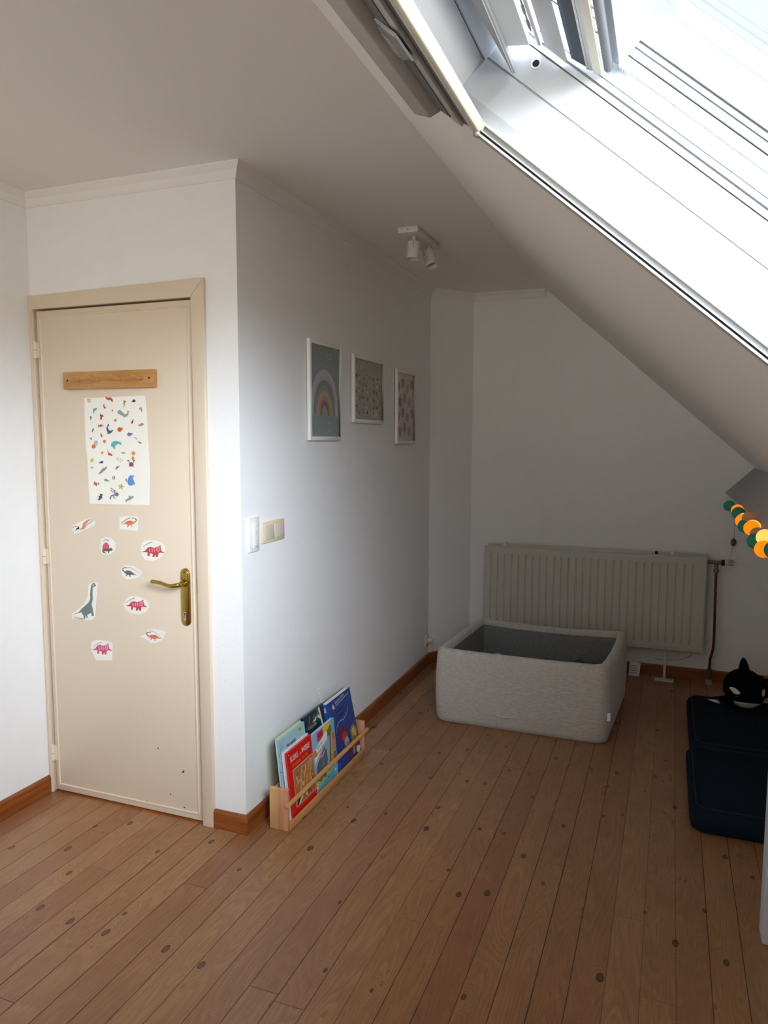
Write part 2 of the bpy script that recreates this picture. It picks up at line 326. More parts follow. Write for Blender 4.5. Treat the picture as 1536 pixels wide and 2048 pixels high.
STICKERS = {"pterosaur":{"paper":[[-790,1144],[-724,1173],[-693,1181],[-666,1163],[-677,1152],[-726,1131],[-776,1111],[-784,1123]],"arts":[["d8886c",[[-738,1141],[-732,1159],[-710,1173],[-682,1177],[-704,1167],[-715,1154],[-719,1143],[-730,1133],[-751,1130],[-747,1136]]],["3a2224",[[-776,1119],[-767,1135],[-752,1145],[-752,1133],[-765,1131]]],["c87868",[[-787,1140],[-771,1145],[-752,1143],[-755,1141],[-771,1142],[-785,1137]]]]},"para_top":{"paper":[[-550,1191],[-500,1197],[-463,1196],[-459,1157],[-465,1138],[-552,1141]],"arts":[["dd8050",[[-543,1161],[-525,1168],[-512,1176],[-498,1179],[-487,1177],[-482,1173],[-476,1178],[-472,1180],[-467,1177],[-469,1175],[-476,1171],[-482,1166],[-492,1162],[-490,1157],[-486,1153],[-492,1154],[-497,1161],[-505,1159],[-509,1152],[-514,1151],[-511,1158],[-514,1163],[-528,1163]]],["222018",[[-468,1179],[-474,1186],[-489,1189],[-488,1191],[-471,1188],[-465,1181]]],["a85a34",[[-516,1175],[-514,1175],[-515,1169],[-516,1169]]],["a85a34",[[-510,1177],[-508,1177],[-509,1169],[-511,1169]]],["a85a34",[[-505,1177],[-503,1178],[-504,1169],[-506,1169]]],["a85a34",[[-500,1176],[-498,1176],[-499,1169],[-500,1169]]],["a85a34",[[-495,1174],[-493,1174],[-494,1170],[-495,1170]]],["a85a34",[[-489,1173],[-487,1174],[-488,1170],[-490,1170]]]]},"dimetrodon":{"paper":[[-645,1100],[-621,1106],[-594,1105],[-573,1087],[-576,1060],[-593,1044],[-617,1037],[-643,1039],[-648,1064]],"arts":[["c9586a",[[-640,1057],[-636,1075],[-625,1086],[-612,1085],[-604,1074],[-606,1062]]],["5f5658",[[-641,1050],[-636,1059],[-606,1062],[-595,1067],[-587,1058],[-593,1055],[-603,1053],[-607,1044],[-611,1045],[-612,1051],[-623,1051],[-632,1050],[-620,1042],[-634,1043]]]]},"trike_right":{"paper":[[-453,1072],[-442,1097],[-412,1107],[-374,1106],[-343,1094],[-335,1071],[-357,1043],[-396,1025],[-432,1026],[-447,1045]],"arts":[["b9404a",[[-448,1059],[-432,1063],[-418,1077],[-405,1081],[-389,1077],[-376,1081],[-358,1090],[-357,1077],[-355,1067],[-342,1063],[-345,1059],[-358,1061],[-368,1058],[-372,1043],[-381,1042],[-382,1053],[-388,1042],[-397,1041],[-395,1053],[-408,1056],[-411,1044],[-421,1044],[-419,1059],[-432,1058]]],["ea7f8c",[[-380,1068],[-377,1079],[-360,1087],[-361,1069],[-369,1061]]],["ea7f8c",[[-413,1075],[-408,1075],[-406,1061],[-410,1058],[-412,1064]]],["ea7f8c",[[-401,1075],[-395,1076],[-394,1062],[-398,1058],[-400,1065]]],["ea7f8c",[[-390,1076],[-385,1076],[-383,1063],[-387,1059],[-389,1065]]],["b9404a",[[-372,1066],[-370,1077],[-365,1078],[-368,1067]]],["b8b0a8",[[-355,1072],[-343,1078],[-354,1071]]]]},"para_grey":{"paper":[[-552,979],[-541,993],[-524,1001],[-485,999],[-450,979],[-460,960],[-493,948],[-527,945],[-546,958]],"arts":[["5b5759",[[-473,964],[-488,970],[-500,978],[-513,981],[-524,980],[-531,975],[-536,980],[-539,982],[-546,979],[-544,977],[-537,974],[-532,969],[-524,965],[-527,960],[-531,957],[-525,957],[-518,964],[-511,962],[-509,956],[-504,954],[-506,961],[-501,965],[-488,965]]],["2a2728",[[-543,982],[-536,988],[-520,990],[-521,993],[-539,990],[-546,983]]],["8a8688",[[-497,977],[-498,977],[-499,971],[-497,971]]],["8a8688",[[-501,979],[-503,979],[-504,971],[-503,971]]],["8a8688",[[-507,979],[-508,980],[-509,972],[-508,971]]],["8a8688",[[-512,978],[-514,978],[-515,972],[-513,972]]],["8a8688",[[-518,976],[-520,977],[-520,972],[-518,972]]],["8a8688",[[-523,976],[-525,976],[-525,972],[-524,972]]]]},"longneck":{"paper":[[-809,780],[-774,803],[-741,828],[-723,864],[-718,901],[-710,914],[-684,923],[-670,915],[-676,867],[-683,825],[-687,782],[-705,765],[-734,760],[-761,769],[-808,759]],"arts":[["6d7a78",[[-808,777],[-775,790],[-756,807],[-719,836],[-710,851],[-710,873],[-703,907],[-693,918],[-683,917],[-678,908],[-685,903],[-694,900],[-697,880],[-697,852],[-704,829],[-698,807],[-694,783],[-705,781],[-709,793],[-729,784],[-726,773],[-732,770],[-736,782],[-741,766],[-747,766],[-749,780],[-759,792],[-786,783]]],["eceae2",[[-696,908],[-692,912],[-688,909],[-692,905]]]]},"trike_mid":{"paper":[[-544,842],[-530,865],[-509,878],[-470,880],[-431,868],[-420,847],[-432,824],[-466,808],[-506,810],[-535,821]],"arts":[["b9404e",[[-534,838],[-519,842],[-505,856],[-492,860],[-477,857],[-464,861],[-447,870],[-446,858],[-444,848],[-432,845],[-434,840],[-447,842],[-457,839],[-460,825],[-469,824],[-470,834],[-476,824],[-485,822],[-483,834],[-496,836],[-499,825],[-508,824],[-506,838],[-519,837]]],["ee86a0",[[-468,848],[-465,858],[-449,867],[-450,849],[-458,841]]],["ee86a0",[[-500,854],[-495,854],[-494,841],[-498,837],[-500,844]]],["ee86a0",[[-488,855],[-483,855],[-482,842],[-486,838],[-488,845]]],["ee86a0",[[-478,855],[-473,856],[-471,843],[-476,839],[-477,845]]],["b9404e",[[-461,847],[-459,856],[-454,858],[-457,847]]],["b8b0a8",[[-444,853],[-432,859],[-444,851]]]]},"para_low":{"paper":[[-468,718],[-446,730],[-429,751],[-399,758],[-344,751],[-358,720],[-395,700],[-421,701],[-443,715]],"arts":[["d8785a",[[-361,721],[-378,726],[-391,733],[-405,734],[-417,732],[-424,728],[-430,732],[-433,734],[-440,730],[-438,728],[-431,725],[-425,721],[-415,719],[-418,713],[-423,710],[-416,711],[-409,718],[-401,717],[-398,711],[-393,710],[-395,716],[-391,720],[-377,721]]],["2a2220",[[-438,732],[-431,739],[-414,742],[-415,744],[-434,741],[-441,733]]],["8a4636",[[-387,731],[-389,732],[-389,726],[-388,726]]],["8a4636",[[-393,733],[-395,733],[-395,726],[-393,726]]],["8a4636",[[-398,733],[-400,733],[-401,726],[-399,726]]],["8a4636",[[-404,731],[-406,731],[-406,725],[-405,725]]],["8a4636",[[-410,729],[-412,729],[-412,725],[-410,725]]],["8a4636",[[-416,729],[-418,729],[-418,725],[-416,725]]]]},"trike_low":{"paper":[[-715,638],[-715,672],[-685,685],[-633,685],[-605,678],[-610,607],[-692,598]],"arts":[["c4506c",[[-711,641],[-696,646],[-682,661],[-669,666],[-655,663],[-642,667],[-625,678],[-624,664],[-622,654],[-610,650],[-613,646],[-625,648],[-635,644],[-638,629],[-647,627],[-648,638],[-654,627],[-662,625],[-661,638],[-673,640],[-676,628],[-685,627],[-683,643],[-696,641]]],["f08ab0",[[-646,653],[-643,665],[-627,674],[-628,655],[-636,647]]],["f08ab0",[[-677,659],[-672,660],[-671,646],[-675,642],[-677,648]]],["f08ab0",[[-666,660],[-661,661],[-659,647],[-663,643],[-665,650]]],["f08ab0",[[-656,661],[-651,662],[-649,648],[-653,644],[-655,651]]],["c4506c",[[-639,652],[-637,663],[-632,665],[-635,653]]],["b8b0a8",[[-622,659],[-610,666],[-622,658]]]]}}
POSTER = {"paper":[[-701,1654],[-552,1656],[-411,1659],[-405,1591],[-403,1481],[-399,1369],[-407,1242],[-556,1239],[-695,1238],[-698,1422],[-703,1468],[-703,1594]],"arts":[["4d9ab0",[[-637,1613],[-645,1615],[-654,1612],[-659,1614],[-657,1610],[-659,1604],[-659,1596],[-658,1591],[-654,1596],[-653,1602],[-648,1607],[-643,1604],[-644,1609]]],["c4502c",[[-595,1650],[-597,1659],[-588,1654],[-572,1655],[-564,1649],[-560,1638],[-567,1637],[-572,1644],[-581,1643],[-591,1647]]],["c05038",[[-683,1636],[-687,1651],[-684,1651],[-681,1636]]],["c05038",[[-679,1636],[-680,1651],[-677,1651],[-677,1636]]],["c05038",[[-674,1636],[-673,1651],[-670,1651],[-672,1636]]],["b0482c",[[-606,1629],[-602,1627],[-605,1622],[-596,1616],[-598,1612],[-606,1613],[-608,1618],[-609,1626]]],["8f9048",[[-511,1643],[-500,1640],[-498,1637],[-504,1632],[-506,1624],[-509,1615],[-511,1615],[-509,1628],[-514,1628],[-510,1636]]],["2f2c48",[[-454,1639],[-455,1642],[-457,1644],[-460,1645],[-463,1645],[-466,1644],[-468,1642],[-469,1640],[-468,1637],[-466,1635],[-463,1634],[-460,1634],[-457,1635],[-455,1637]]],["2f2c48",[[-468,1641],[-475,1635],[-468,1637]]],["8f9c30",[[-439,1614],[-435,1612],[-429,1616],[-425,1607],[-424,1598],[-428,1597],[-431,1607],[-436,1605]]],["b8a88c",[[-563,1606],[-564,1607],[-564,1608],[-565,1609],[-566,1609],[-567,1608],[-568,1607],[-568,1606],[-568,1605],[-567,1605],[-566,1604],[-565,1604],[-564,1605],[-564,1605]]],["b05040",[[-563,1603],[-563,1605],[-564,1606],[-565,1607],[-566,1607],[-567,1606],[-568,1605],[-568,1603],[-568,1601],[-567,1600],[-566,1599],[-565,1599],[-564,1600],[-564,1601]]],["8f9a98",[[-541,1593],[-541,1601],[-532,1606],[-525,1604],[-513,1593],[-502,1589],[-495,1592],[-493,1599],[-494,1604],[-487,1600],[-481,1601],[-489,1596],[-489,1588],[-497,1581],[-508,1578],[-515,1579],[-517,1583],[-527,1587]]],["3f7f80",[[-677,1581],[-671,1584],[-666,1579],[-669,1575],[-673,1573],[-670,1568],[-676,1568],[-675,1575]]],["8f3a28",[[-628,1587],[-622,1593],[-619,1588],[-611,1587],[-609,1580],[-617,1581],[-617,1570],[-621,1569],[-628,1571],[-624,1578]]],["cf5c48",[[-552,1574],[-550,1569],[-543,1569],[-549,1565],[-547,1560],[-553,1563],[-559,1560],[-556,1565],[-562,1569],[-555,1569]]],["7a2038",[[-478,1554],[-477,1560],[-471,1566],[-466,1572],[-467,1563],[-471,1553]]],["a0848a",[[-418,1551],[-423,1555],[-430,1555],[-436,1552],[-440,1550],[-446,1552],[-443,1548],[-444,1543],[-440,1547],[-435,1545],[-428,1545],[-421,1547]]],["c08a68",[[-430,1547],[-431,1548],[-433,1550],[-435,1551],[-439,1551],[-441,1550],[-443,1548],[-444,1547],[-443,1545],[-442,1544],[-439,1543],[-436,1543],[-433,1543],[-431,1545]]],["b06440",[[-617,1546],[-618,1548],[-620,1550],[-623,1551],[-626,1551],[-629,1550],[-631,1548],[-632,1546],[-632,1544],[-630,1542],[-627,1541],[-623,1541],[-620,1542],[-618,1544]]],["b06440",[[-637,1550],[-632,1548],[-633,1539],[-637,1541]]],["b06440",[[-616,1550],[-611,1548],[-615,1540]]],["3f5f6f",[[-588,1555],[-582,1547],[-590,1543],[-589,1534],[-580,1526],[-562,1530],[-569,1522],[-581,1514],[-588,1515],[-595,1513],[-592,1520],[-597,1530],[-596,1539],[-592,1546]]],["cf6428",[[-522,1531],[-523,1535],[-526,1538],[-531,1540],[-536,1540],[-540,1538],[-544,1535],[-545,1531],[-544,1527],[-541,1524],[-536,1522],[-531,1522],[-527,1524],[-524,1527]]],["cf6428",[[-525,1535],[-518,1540],[-519,1530],[-524,1527]]],["a04018",[[-528,1531],[-529,1532],[-529,1533],[-531,1533],[-532,1533],[-534,1533],[-535,1532],[-535,1531],[-535,1530],[-534,1529],[-532,1528],[-531,1528],[-530,1529],[-529,1530]]],["4f6048",[[-662,1537],[-659,1533],[-661,1528],[-668,1520],[-670,1523],[-666,1532]]],["77709c",[[-499,1511],[-494,1506],[-487,1505],[-480,1508],[-477,1512],[-471,1509],[-474,1514],[-473,1521],[-477,1516],[-482,1518],[-490,1520],[-496,1517]]],["b04840",[[-628,1517],[-623,1516],[-620,1511],[-616,1505],[-620,1501],[-627,1506],[-627,1512]]],["8f805c",[[-685,1502],[-678,1496],[-672,1502],[-670,1496],[-674,1489],[-681,1496]]],["b8bab8",[[-644,1474],[-647,1469],[-652,1466],[-657,1465],[-662,1467],[-664,1470],[-664,1475],[-662,1480],[-659,1485],[-654,1488],[-649,1489],[-644,1488],[-642,1484],[-642,1479]]],["d0722c",[[-653,1465],[-654,1468],[-657,1471],[-661,1473],[-665,1473],[-669,1471],[-672,1468],[-673,1465],[-672,1461],[-670,1458],[-666,1457],[-661,1457],[-657,1458],[-654,1461]]],["c04440",[[-603,1485],[-603,1488],[-605,1490],[-607,1491],[-610,1491],[-613,1490],[-615,1488],[-615,1485],[-615,1483],[-613,1481],[-611,1479],[-608,1479],[-605,1481],[-603,1483]]],["e8d8c8",[[-607,1485],[-607,1486],[-608,1487],[-608,1487],[-609,1487],[-610,1487],[-611,1486],[-611,1485],[-611,1484],[-611,1484],[-610,1483],[-609,1483],[-608,1484],[-607,1484]]],["62aab4",[[-578,1470],[-575,1479],[-562,1487],[-545,1487],[-534,1482],[-527,1479],[-530,1486],[-525,1484],[-527,1477],[-527,1471],[-533,1472],[-541,1477],[-549,1473],[-559,1465],[-557,1456],[-565,1457],[-568,1463],[-575,1464]]],["28302c",[[-465,1503],[-450,1494],[-452,1493],[-466,1501]]],["68b0b8",[[-448,1487],[-445,1480],[-440,1479],[-429,1478],[-437,1484],[-440,1482],[-444,1489]]],["202830",[[-445,1479],[-437,1483],[-429,1478],[-437,1478]]],["d07c38",[[-622,1450],[-620,1443],[-610,1444],[-619,1440],[-615,1433],[-622,1438],[-629,1433],[-625,1440],[-633,1444],[-624,1443]]],["cf4c28",[[-598,1450],[-592,1447],[-590,1442],[-577,1437],[-570,1430],[-578,1429],[-586,1431],[-595,1432],[-592,1439]]],["98a090",[[-507,1441],[-509,1439],[-512,1438],[-516,1438],[-521,1438],[-526,1439],[-529,1441],[-530,1442],[-528,1443],[-525,1444],[-520,1445],[-515,1444],[-511,1443],[-508,1442]]],["d08c48",[[-471,1451],[-469,1445],[-461,1447],[-465,1441],[-459,1438],[-467,1437],[-466,1430],[-472,1435],[-478,1430],[-477,1437],[-485,1437],[-478,1441],[-482,1447],[-474,1445]]],["d0883c",[[-468,1421],[-469,1424],[-471,1427],[-473,1429],[-476,1428],[-478,1427],[-480,1424],[-481,1421],[-480,1417],[-479,1415],[-476,1413],[-474,1413],[-471,1415],[-469,1417]]],["b8b030",[[-681,1415],[-667,1419],[-666,1410],[-671,1404],[-681,1405]]],["efe8a0",[[-671,1411],[-671,1412],[-672,1413],[-673,1413],[-674,1413],[-675,1413],[-676,1412],[-676,1411],[-676,1410],[-676,1409],[-675,1409],[-673,1409],[-672,1409],[-672,1410]]],["3c4c78",[[-617,1407],[-622,1409],[-628,1408],[-634,1405],[-637,1402],[-643,1403],[-639,1400],[-640,1396],[-636,1400],[-631,1399],[-625,1399],[-619,1402]]],["4c70a8",[[-675,1390],[-674,1383],[-666,1386],[-673,1382],[-666,1377],[-674,1380],[-675,1373],[-676,1380],[-684,1377],[-677,1381],[-684,1385],[-676,1383]]],["383838",[[-543,1421],[-543,1420],[-544,1419],[-545,1419],[-546,1419],[-546,1420],[-546,1421],[-545,1422],[-544,1423],[-543,1423],[-543,1423],[-542,1423],[-542,1423],[-542,1422]]],["383838",[[-533,1417],[-534,1416],[-535,1416],[-535,1416],[-536,1416],[-536,1416],[-536,1417],[-535,1418],[-534,1419],[-534,1420],[-533,1420],[-532,1420],[-532,1419],[-532,1418]]],["383838",[[-525,1412],[-526,1411],[-527,1410],[-528,1410],[-528,1410],[-528,1411],[-528,1412],[-528,1413],[-527,1414],[-526,1414],[-525,1415],[-525,1414],[-524,1414],[-525,1413]]],["383838",[[-543,1412],[-544,1411],[-545,1410],[-545,1410],[-546,1410],[-546,1411],[-546,1412],[-545,1413],[-545,1413],[-544,1414],[-543,1414],[-542,1414],[-542,1413],[-542,1413]]],["383838",[[-533,1407],[-534,1406],[-535,1405],[-536,1405],[-536,1405],[-536,1406],[-536,1407],[-536,1408],[-535,1409],[-534,1409],[-533,1409],[-533,1409],[-532,1409],[-533,1408]]],["383838",[[-550,1417],[-551,1416],[-551,1416],[-552,1415],[-553,1416],[-553,1416],[-553,1417],[-552,1418],[-551,1419],[-551,1420],[-550,1420],[-549,1420],[-549,1419],[-549,1418]]],["8a4a60",[[-472,1397],[-473,1401],[-476,1404],[-480,1405],[-485,1405],[-490,1404],[-493,1401],[-494,1397],[-493,1393],[-490,1390],[-486,1389],[-481,1389],[-476,1390],[-473,1393]]],["7a6078",[[-488,1401],[-495,1404],[-496,1411],[-501,1408],[-500,1415],[-492,1414],[-491,1406]]],["8a4a60",[[-490,1392],[-496,1386],[-489,1389]]],["7a6078",[[-477,1402],[-471,1405],[-469,1411],[-464,1409],[-464,1415],[-473,1414],[-475,1406]]],["8a4a60",[[-476,1393],[-471,1386],[-478,1389]]],["808f88",[[-644,1358],[-636,1366],[-621,1381],[-613,1382],[-601,1389],[-601,1383],[-610,1373],[-622,1366],[-632,1359],[-640,1357]]],["a07870",[[-560,1380],[-552,1390],[-545,1389],[-539,1394],[-541,1387],[-550,1380],[-556,1375]]],["88988c",[[-618,1335],[-615,1331],[-609,1328],[-601,1329],[-597,1331],[-592,1328],[-593,1332],[-590,1336],[-596,1333],[-600,1336],[-606,1339],[-613,1338]]],["9a8a80",[[-562,1344],[-563,1348],[-565,1350],[-568,1351],[-571,1351],[-574,1350],[-576,1347],[-577,1344],[-577,1341],[-575,1338],[-572,1337],[-568,1337],[-565,1339],[-563,1341]]],["e4ddd0",[[-569,1345],[-569,1347],[-570,1349],[-571,1349],[-571,1349],[-572,1349],[-573,1347],[-573,1345],[-573,1344],[-573,1342],[-572,1341],[-571,1341],[-570,1342],[-569,1344]]],["6090c8",[[-503,1331],[-499,1347],[-489,1356],[-478,1354],[-472,1357],[-474,1347],[-479,1347],[-474,1336],[-467,1320],[-476,1320],[-482,1316],[-496,1315],[-503,1322]]],["80a8b8",[[-515,1344],[-506,1342],[-504,1329],[-511,1330]]],["c84828",[[-667,1329],[-662,1324],[-653,1323],[-654,1309],[-659,1310],[-662,1318],[-668,1320]]],["80906c",[[-661,1318],[-661,1320],[-662,1321],[-664,1322],[-666,1322],[-668,1321],[-669,1319],[-670,1317],[-670,1315],[-668,1314],[-667,1313],[-665,1313],[-663,1314],[-661,1316]]],["80906c",[[-641,1319],[-642,1321],[-643,1322],[-645,1323],[-647,1323],[-649,1322],[-650,1320],[-650,1318],[-650,1316],[-649,1315],[-647,1314],[-645,1314],[-643,1315],[-642,1316]]],["c4b84c",[[-531,1324],[-529,1314],[-518,1312],[-529,1307],[-529,1298],[-537,1304],[-548,1300],[-543,1309],[-550,1317],[-538,1316]]],["776a90",[[-548,1280],[-549,1283],[-552,1286],[-556,1287],[-560,1287],[-564,1285],[-567,1282],[-569,1279],[-568,1276],[-565,1273],[-561,1272],[-556,1272],[-552,1273],[-549,1276]]],["776a90",[[-568,1281],[-576,1297],[-589,1304],[-583,1305],[-570,1295],[-565,1286]]],["776a90",[[-571,1279],[-584,1276],[-593,1264],[-589,1260],[-584,1270],[-568,1274]]],["776a90",[[-568,1277],[-572,1267],[-563,1263],[-569,1262],[-577,1267]]],["776a90",[[-565,1286],[-570,1297],[-561,1293],[-562,1289],[-568,1294]]],["776a90",[[-575,1286],[-585,1292],[-587,1299],[-579,1292],[-568,1281]]],["776a90",[[-577,1276],[-586,1267],[-586,1258],[-592,1260],[-589,1271]]],["2c4868",[[-642,1280],[-627,1278],[-626,1273],[-632,1271],[-628,1261],[-635,1261],[-641,1254],[-655,1253],[-645,1262],[-648,1270],[-639,1272]]],["8f9c9c",[[-521,1263],[-514,1260],[-502,1267],[-498,1278],[-492,1273],[-474,1275],[-480,1267],[-490,1261],[-498,1257],[-504,1257],[-514,1249],[-514,1255]]]]}

# ============================================================ THE SETTING
mb = MB().box((-WL - .1, YREAR - .1, -.1), (XR + .1, YB + .1, 0), M_FLOOR); struct(obj('floor', mb), 'reddish brown varnished pine board floor with dark knots')
mb = MB().box((-WL - .1, YREAR - .1, CEIL), (SX0, YB + .1, CEIL + .1), M_CEIL); struct(obj('ceiling', mb), 'flat white ceiling above door and pictures')
# sloping ceiling with the opening of the roof window
mb = MB(); UE = 2.42
for (a, b, c, d) in ((0, U0 - .02, YREAR - .1, YB + .1), (U1 + .02, UE, YREAR - .1, YB + .1), (U0 - .02, U1 + .02, YREAR - .1, YW0 - .02), (U0 - .02, U1 + .02, YW1 + .022, YB + .1)):
    mb.box((a, c, 0), (b, d, .2), M_SLOPE, SL)
struct(obj('ceiling_slope', mb), 'sloping white attic ceiling around the roof window')
mb = MB().box((-WL - .1, YREAR, 0), (-WL, 0.1, CEIL), M_WALL); struct(obj('wall_left', mb), 'white wall left of the cream door')
DX0, DX1, DZ = -.935, -.190, 2.006          # door opening
mb = MB()
mb.box((DX1 + .01, 0, 0), (0, .1, CEIL), M_WALL); mb.box((-WL, 0, DZ + .01), (DX1 + .01, .1, CEIL), M_WALL); mb.box((-WL, 0, 0), (DX0 - .01, .1, DZ + .01), M_WALL)
struct(obj('wall_front', mb), 'white wall holding the cream door')
mb = MB().box((-.1, .1, 0), (0, YC, CEIL), M_WALL); struct(obj('wall_inner', mb), 'long white textured wall with the three pictures')
mb = MB().add([(0, YC, 0), (BX, YB, 0), (BX - .05, YB + .1, 0), (-.1, YC + .1, 0), (0, YC, CEIL), (BX, YB, CEIL), (BX - .05, YB + .1, CEIL), (-.1, YC + .1, CEIL)],
              [(0, 1, 2, 3), (4, 7, 6, 5), (0, 4, 5, 1), (1, 5, 6, 2), (2, 6, 7, 3), (3, 7, 4, 0)], M_WALL)
struct(obj('wall_corner', mb), 'narrow angled white wall strip left of the radiator')
xr = XR + .1; zr = CEIL - (xr - SX0) * math.tan(TH)
mb = MB().prism([(BX, 0), (xr, 0), (xr, zr), (SX0, CEIL), (BX, CEIL)], lambda a, b: (a, YB, b), lambda a, b: (a, YB + .1, b), M_WALL)
struct(obj('wall_back', mb), 'shaded white gable wall behind the radiator')
mb = MB().box((XR, YREAR, 0), (XR + .1, YB, CEIL - (XR - SX0) * math.tan(TH)), M_WALL); struct(obj('wall_right', mb), 'low white knee wall under the slope')
ra, rb = (lambda a, b: (a, YREAR - .1, b)), (lambda a, b: (a, YREAR, b))
mb = MB().prism([(-WL, 0), (RW[0], 0), (RW[0], CEIL), (-WL, CEIL)], ra, rb, M_WALL).prism([(RW[0], 0), (RW[1], 0), (RW[1], RW[2]), (RW[0], RW[2])], ra, rb, M_WALL)
zt = CEIL - (RW[1] - SX0) * math.tan(TH)
RW1Z = min(RW[3], zt - .03)
mb.prism([(RW[0], RW[3]), (SX0, RW[3]), (SX0, CEIL), (RW[0], CEIL)], ra, rb, M_WALL).prism([(SX0, RW1Z), (RW[1], RW1Z), (RW[1], zt), (SX0, CEIL)], ra, rb, M_WALL)
mb.prism([(RW[1], 0), (xr, 0), (xr, zr), (RW[1], zt)], ra, rb, M_WALL)
struct(obj('wall_rear', mb), 'white wall behind the viewer')

def offset_path(P, d):
    out = []
    for i, p in enumerate(P):
        p = Vector(p); ns = []
        if i > 0: e_ = (p - Vector(P[i - 1])).normalized(); ns.append(Vector((e_.y, -e_.x)))
        if i < len(P) - 1: e_ = (Vector(P[i + 1]) - p).normalized(); ns.append(Vector((e_.y, -e_.x)))
        if len(ns) == 2:
            b_ = (ns[0] + ns[1]).normalized(); out.append(p + b_ * d / b_.dot(ns[0]))
        else: out.append(p + ns[0] * d)
    return out
ROOM = [(-WL, YREAR), (-WL, 0), (0, 0), (0, YC), (BX, YB), (XR, YB)]
def seg_profile(i, prof, m, k0=None, k1=None):
    mb = MB(); A = []; B = []
    for d, z in prof:
        o_ = offset_path(ROOM, d); a, b = o_[i].copy(), o_[i + 1].copy()
        if k0 is not None: a[0 if abs(b.x - a.x) > abs(b.y - a.y) else 1] = k0
        if k1 is not None: b[0 if abs(b.x - a.x) > abs(b.y - a.y) else 1] = k1
        A.append((a.x, a.y, z)); B.append((b.x, b.y, z))
    n = len(prof)
    mb.add(A + B, [list(range(n)), [n + j for j in range(n)][::-1]] + [(j, n + j, n + (j + 1) % n, (j + 1) % n) for j in range(n)], m)
    return mb
BP = [(0, 0), (.015, 0), (.015, .064), (.012, .070), (.007, .0728), (0, .0728)]
struct(obj('baseboard_left', seg_profile(0, BP, M_BASE)), 'brown wooden baseboard left of the door')
struct(obj('baseboard_front', seg_profile(1, BP, M_BASEX, k0=-.137)), 'short brown baseboard right of the door')
struct(obj('baseboard_inner', seg_profile(2, BP, M_BASE)), 'brown baseboard along the picture wall')
struct(obj('baseboard_corner', seg_profile(3, BP, M_BASE)), 'short brown baseboard on the angled corner strip')
struct(obj('baseboard_back', seg_profile(4, BP, M_BASEX)), 'brown baseboard beneath the radiator')
CP = [(0, CEIL - .052), (.004, CEIL - .052), (.009, CEIL - .044), (.016, CEIL - .024), (.030, CEIL - .010), (.033, CEIL - .006), (.033, CEIL), (0, CEIL)]
for i, nm in enumerate(('cornice moulding above the left wall', 'white cornice moulding above the door', 'white cornice moulding above the pictures', 'cornice moulding on the angled corner', 'thin cornice moulding above the radiator wall')):
    struct(obj('trim_%d' % (i + 1), seg_profile(i, CP, M_CORN, k1=(SX0 + .0 if i == 4 else None))), nm)
# grey boxed purlin under the slope and the white post that carries it
K1 = Vector((1.935, 0, 1.331)); K2 = Vector((1.780, 0, 1.178)); K3 = K2 + DV * .15; K4 = K1 + DV * .15
for K in (K1, K4): pass
mb = MB().prism([(k.x, k.z) for k in (K1, K2, K3, K4)], lambda a, b: (a, YREAR, b), lambda a, b: (a, YB, b), M_GREYP)
struct(obj('trim_6', mb), 'grey boxed roof beam under the slope')
mb = MB().box((1.763, .02, 0), (1.90, .095, 1.13), mat('white_post_paint', 'c9ced8', .5)); struct(obj('trim_7', mb, bevel=.002), 'white square post at the right edge')

# ------------------------------------------------------------ door
door = bpy.data.objects.new('door_1', None); C.objects.link(door); door.location = (-.56, 0, 0); struct(door, 'cream painted door with stickers and brass handle')
mb = MB().box((DX0 + .005, -.002, .010), (DX1 - .004, .036, DZ - .006), M_DOOR)
leaf = obj('door_leaf', mb, door, bevel=.0015)
# raised moulding round the leaf edge
mb = MB(); a0, a1, z0, z1 = DX0 + .024, DX1 - .022, .036, DZ - .028
def bead(p, q, wid, h, mb, m, y=-.002):   # raised strip between two corners on the door plane
    (x0, z0_), (x1, z1_) = p, q
    mb.prism([(-wid, 0), (-wid * .5, -h), (wid * .5, -h), (wid, 0)], (lambda a, b: (x0 + (a if x0 == x1 else 0), y + b, z0_ + (a if z0_ == z1_ else 0))), (lambda a, b: (x1 + (a if x0 == x1 else 0), y + b, z1_ + (a if z0_ == z1_ else 0))), m)
for p, q in (((a0, z0), (a0, z1)), ((a1, z0), (a1, z1)), ((a0 - .003, z0), (a1 + .003, z0)), ((a0 - .003, z1), (a1 + .003, z1))): bead(p, q, .004, .0035, mb, M_DOOR)
obj('panel_moulding', mb, leaf)
mb = MB()
for x, z, w_, h_, a in ((-.398, .274, .004, .003, 0), (-.281, .196, .008, .0035, .8), (-.344, .093, .003, .003, 0), (-.50, .40, .0015, .002, 0), (-.46, .043, .003, .002, 0), (-.28, .05, .004, .0025, .4)):
    mb.poly([(x + w_ * math.cos(t) * math.cos(a) - h_ * math.sin(t) * math.sin(a), -.0024, z + w_ * math.cos(t) * math.sin(a) + h_ * math.sin(t) * math.cos(a)) for t in [2 * math.pi * k / 9 for k in range(9)]], flat('3a2a24'))
obj('paint_chip', mb, leaf)
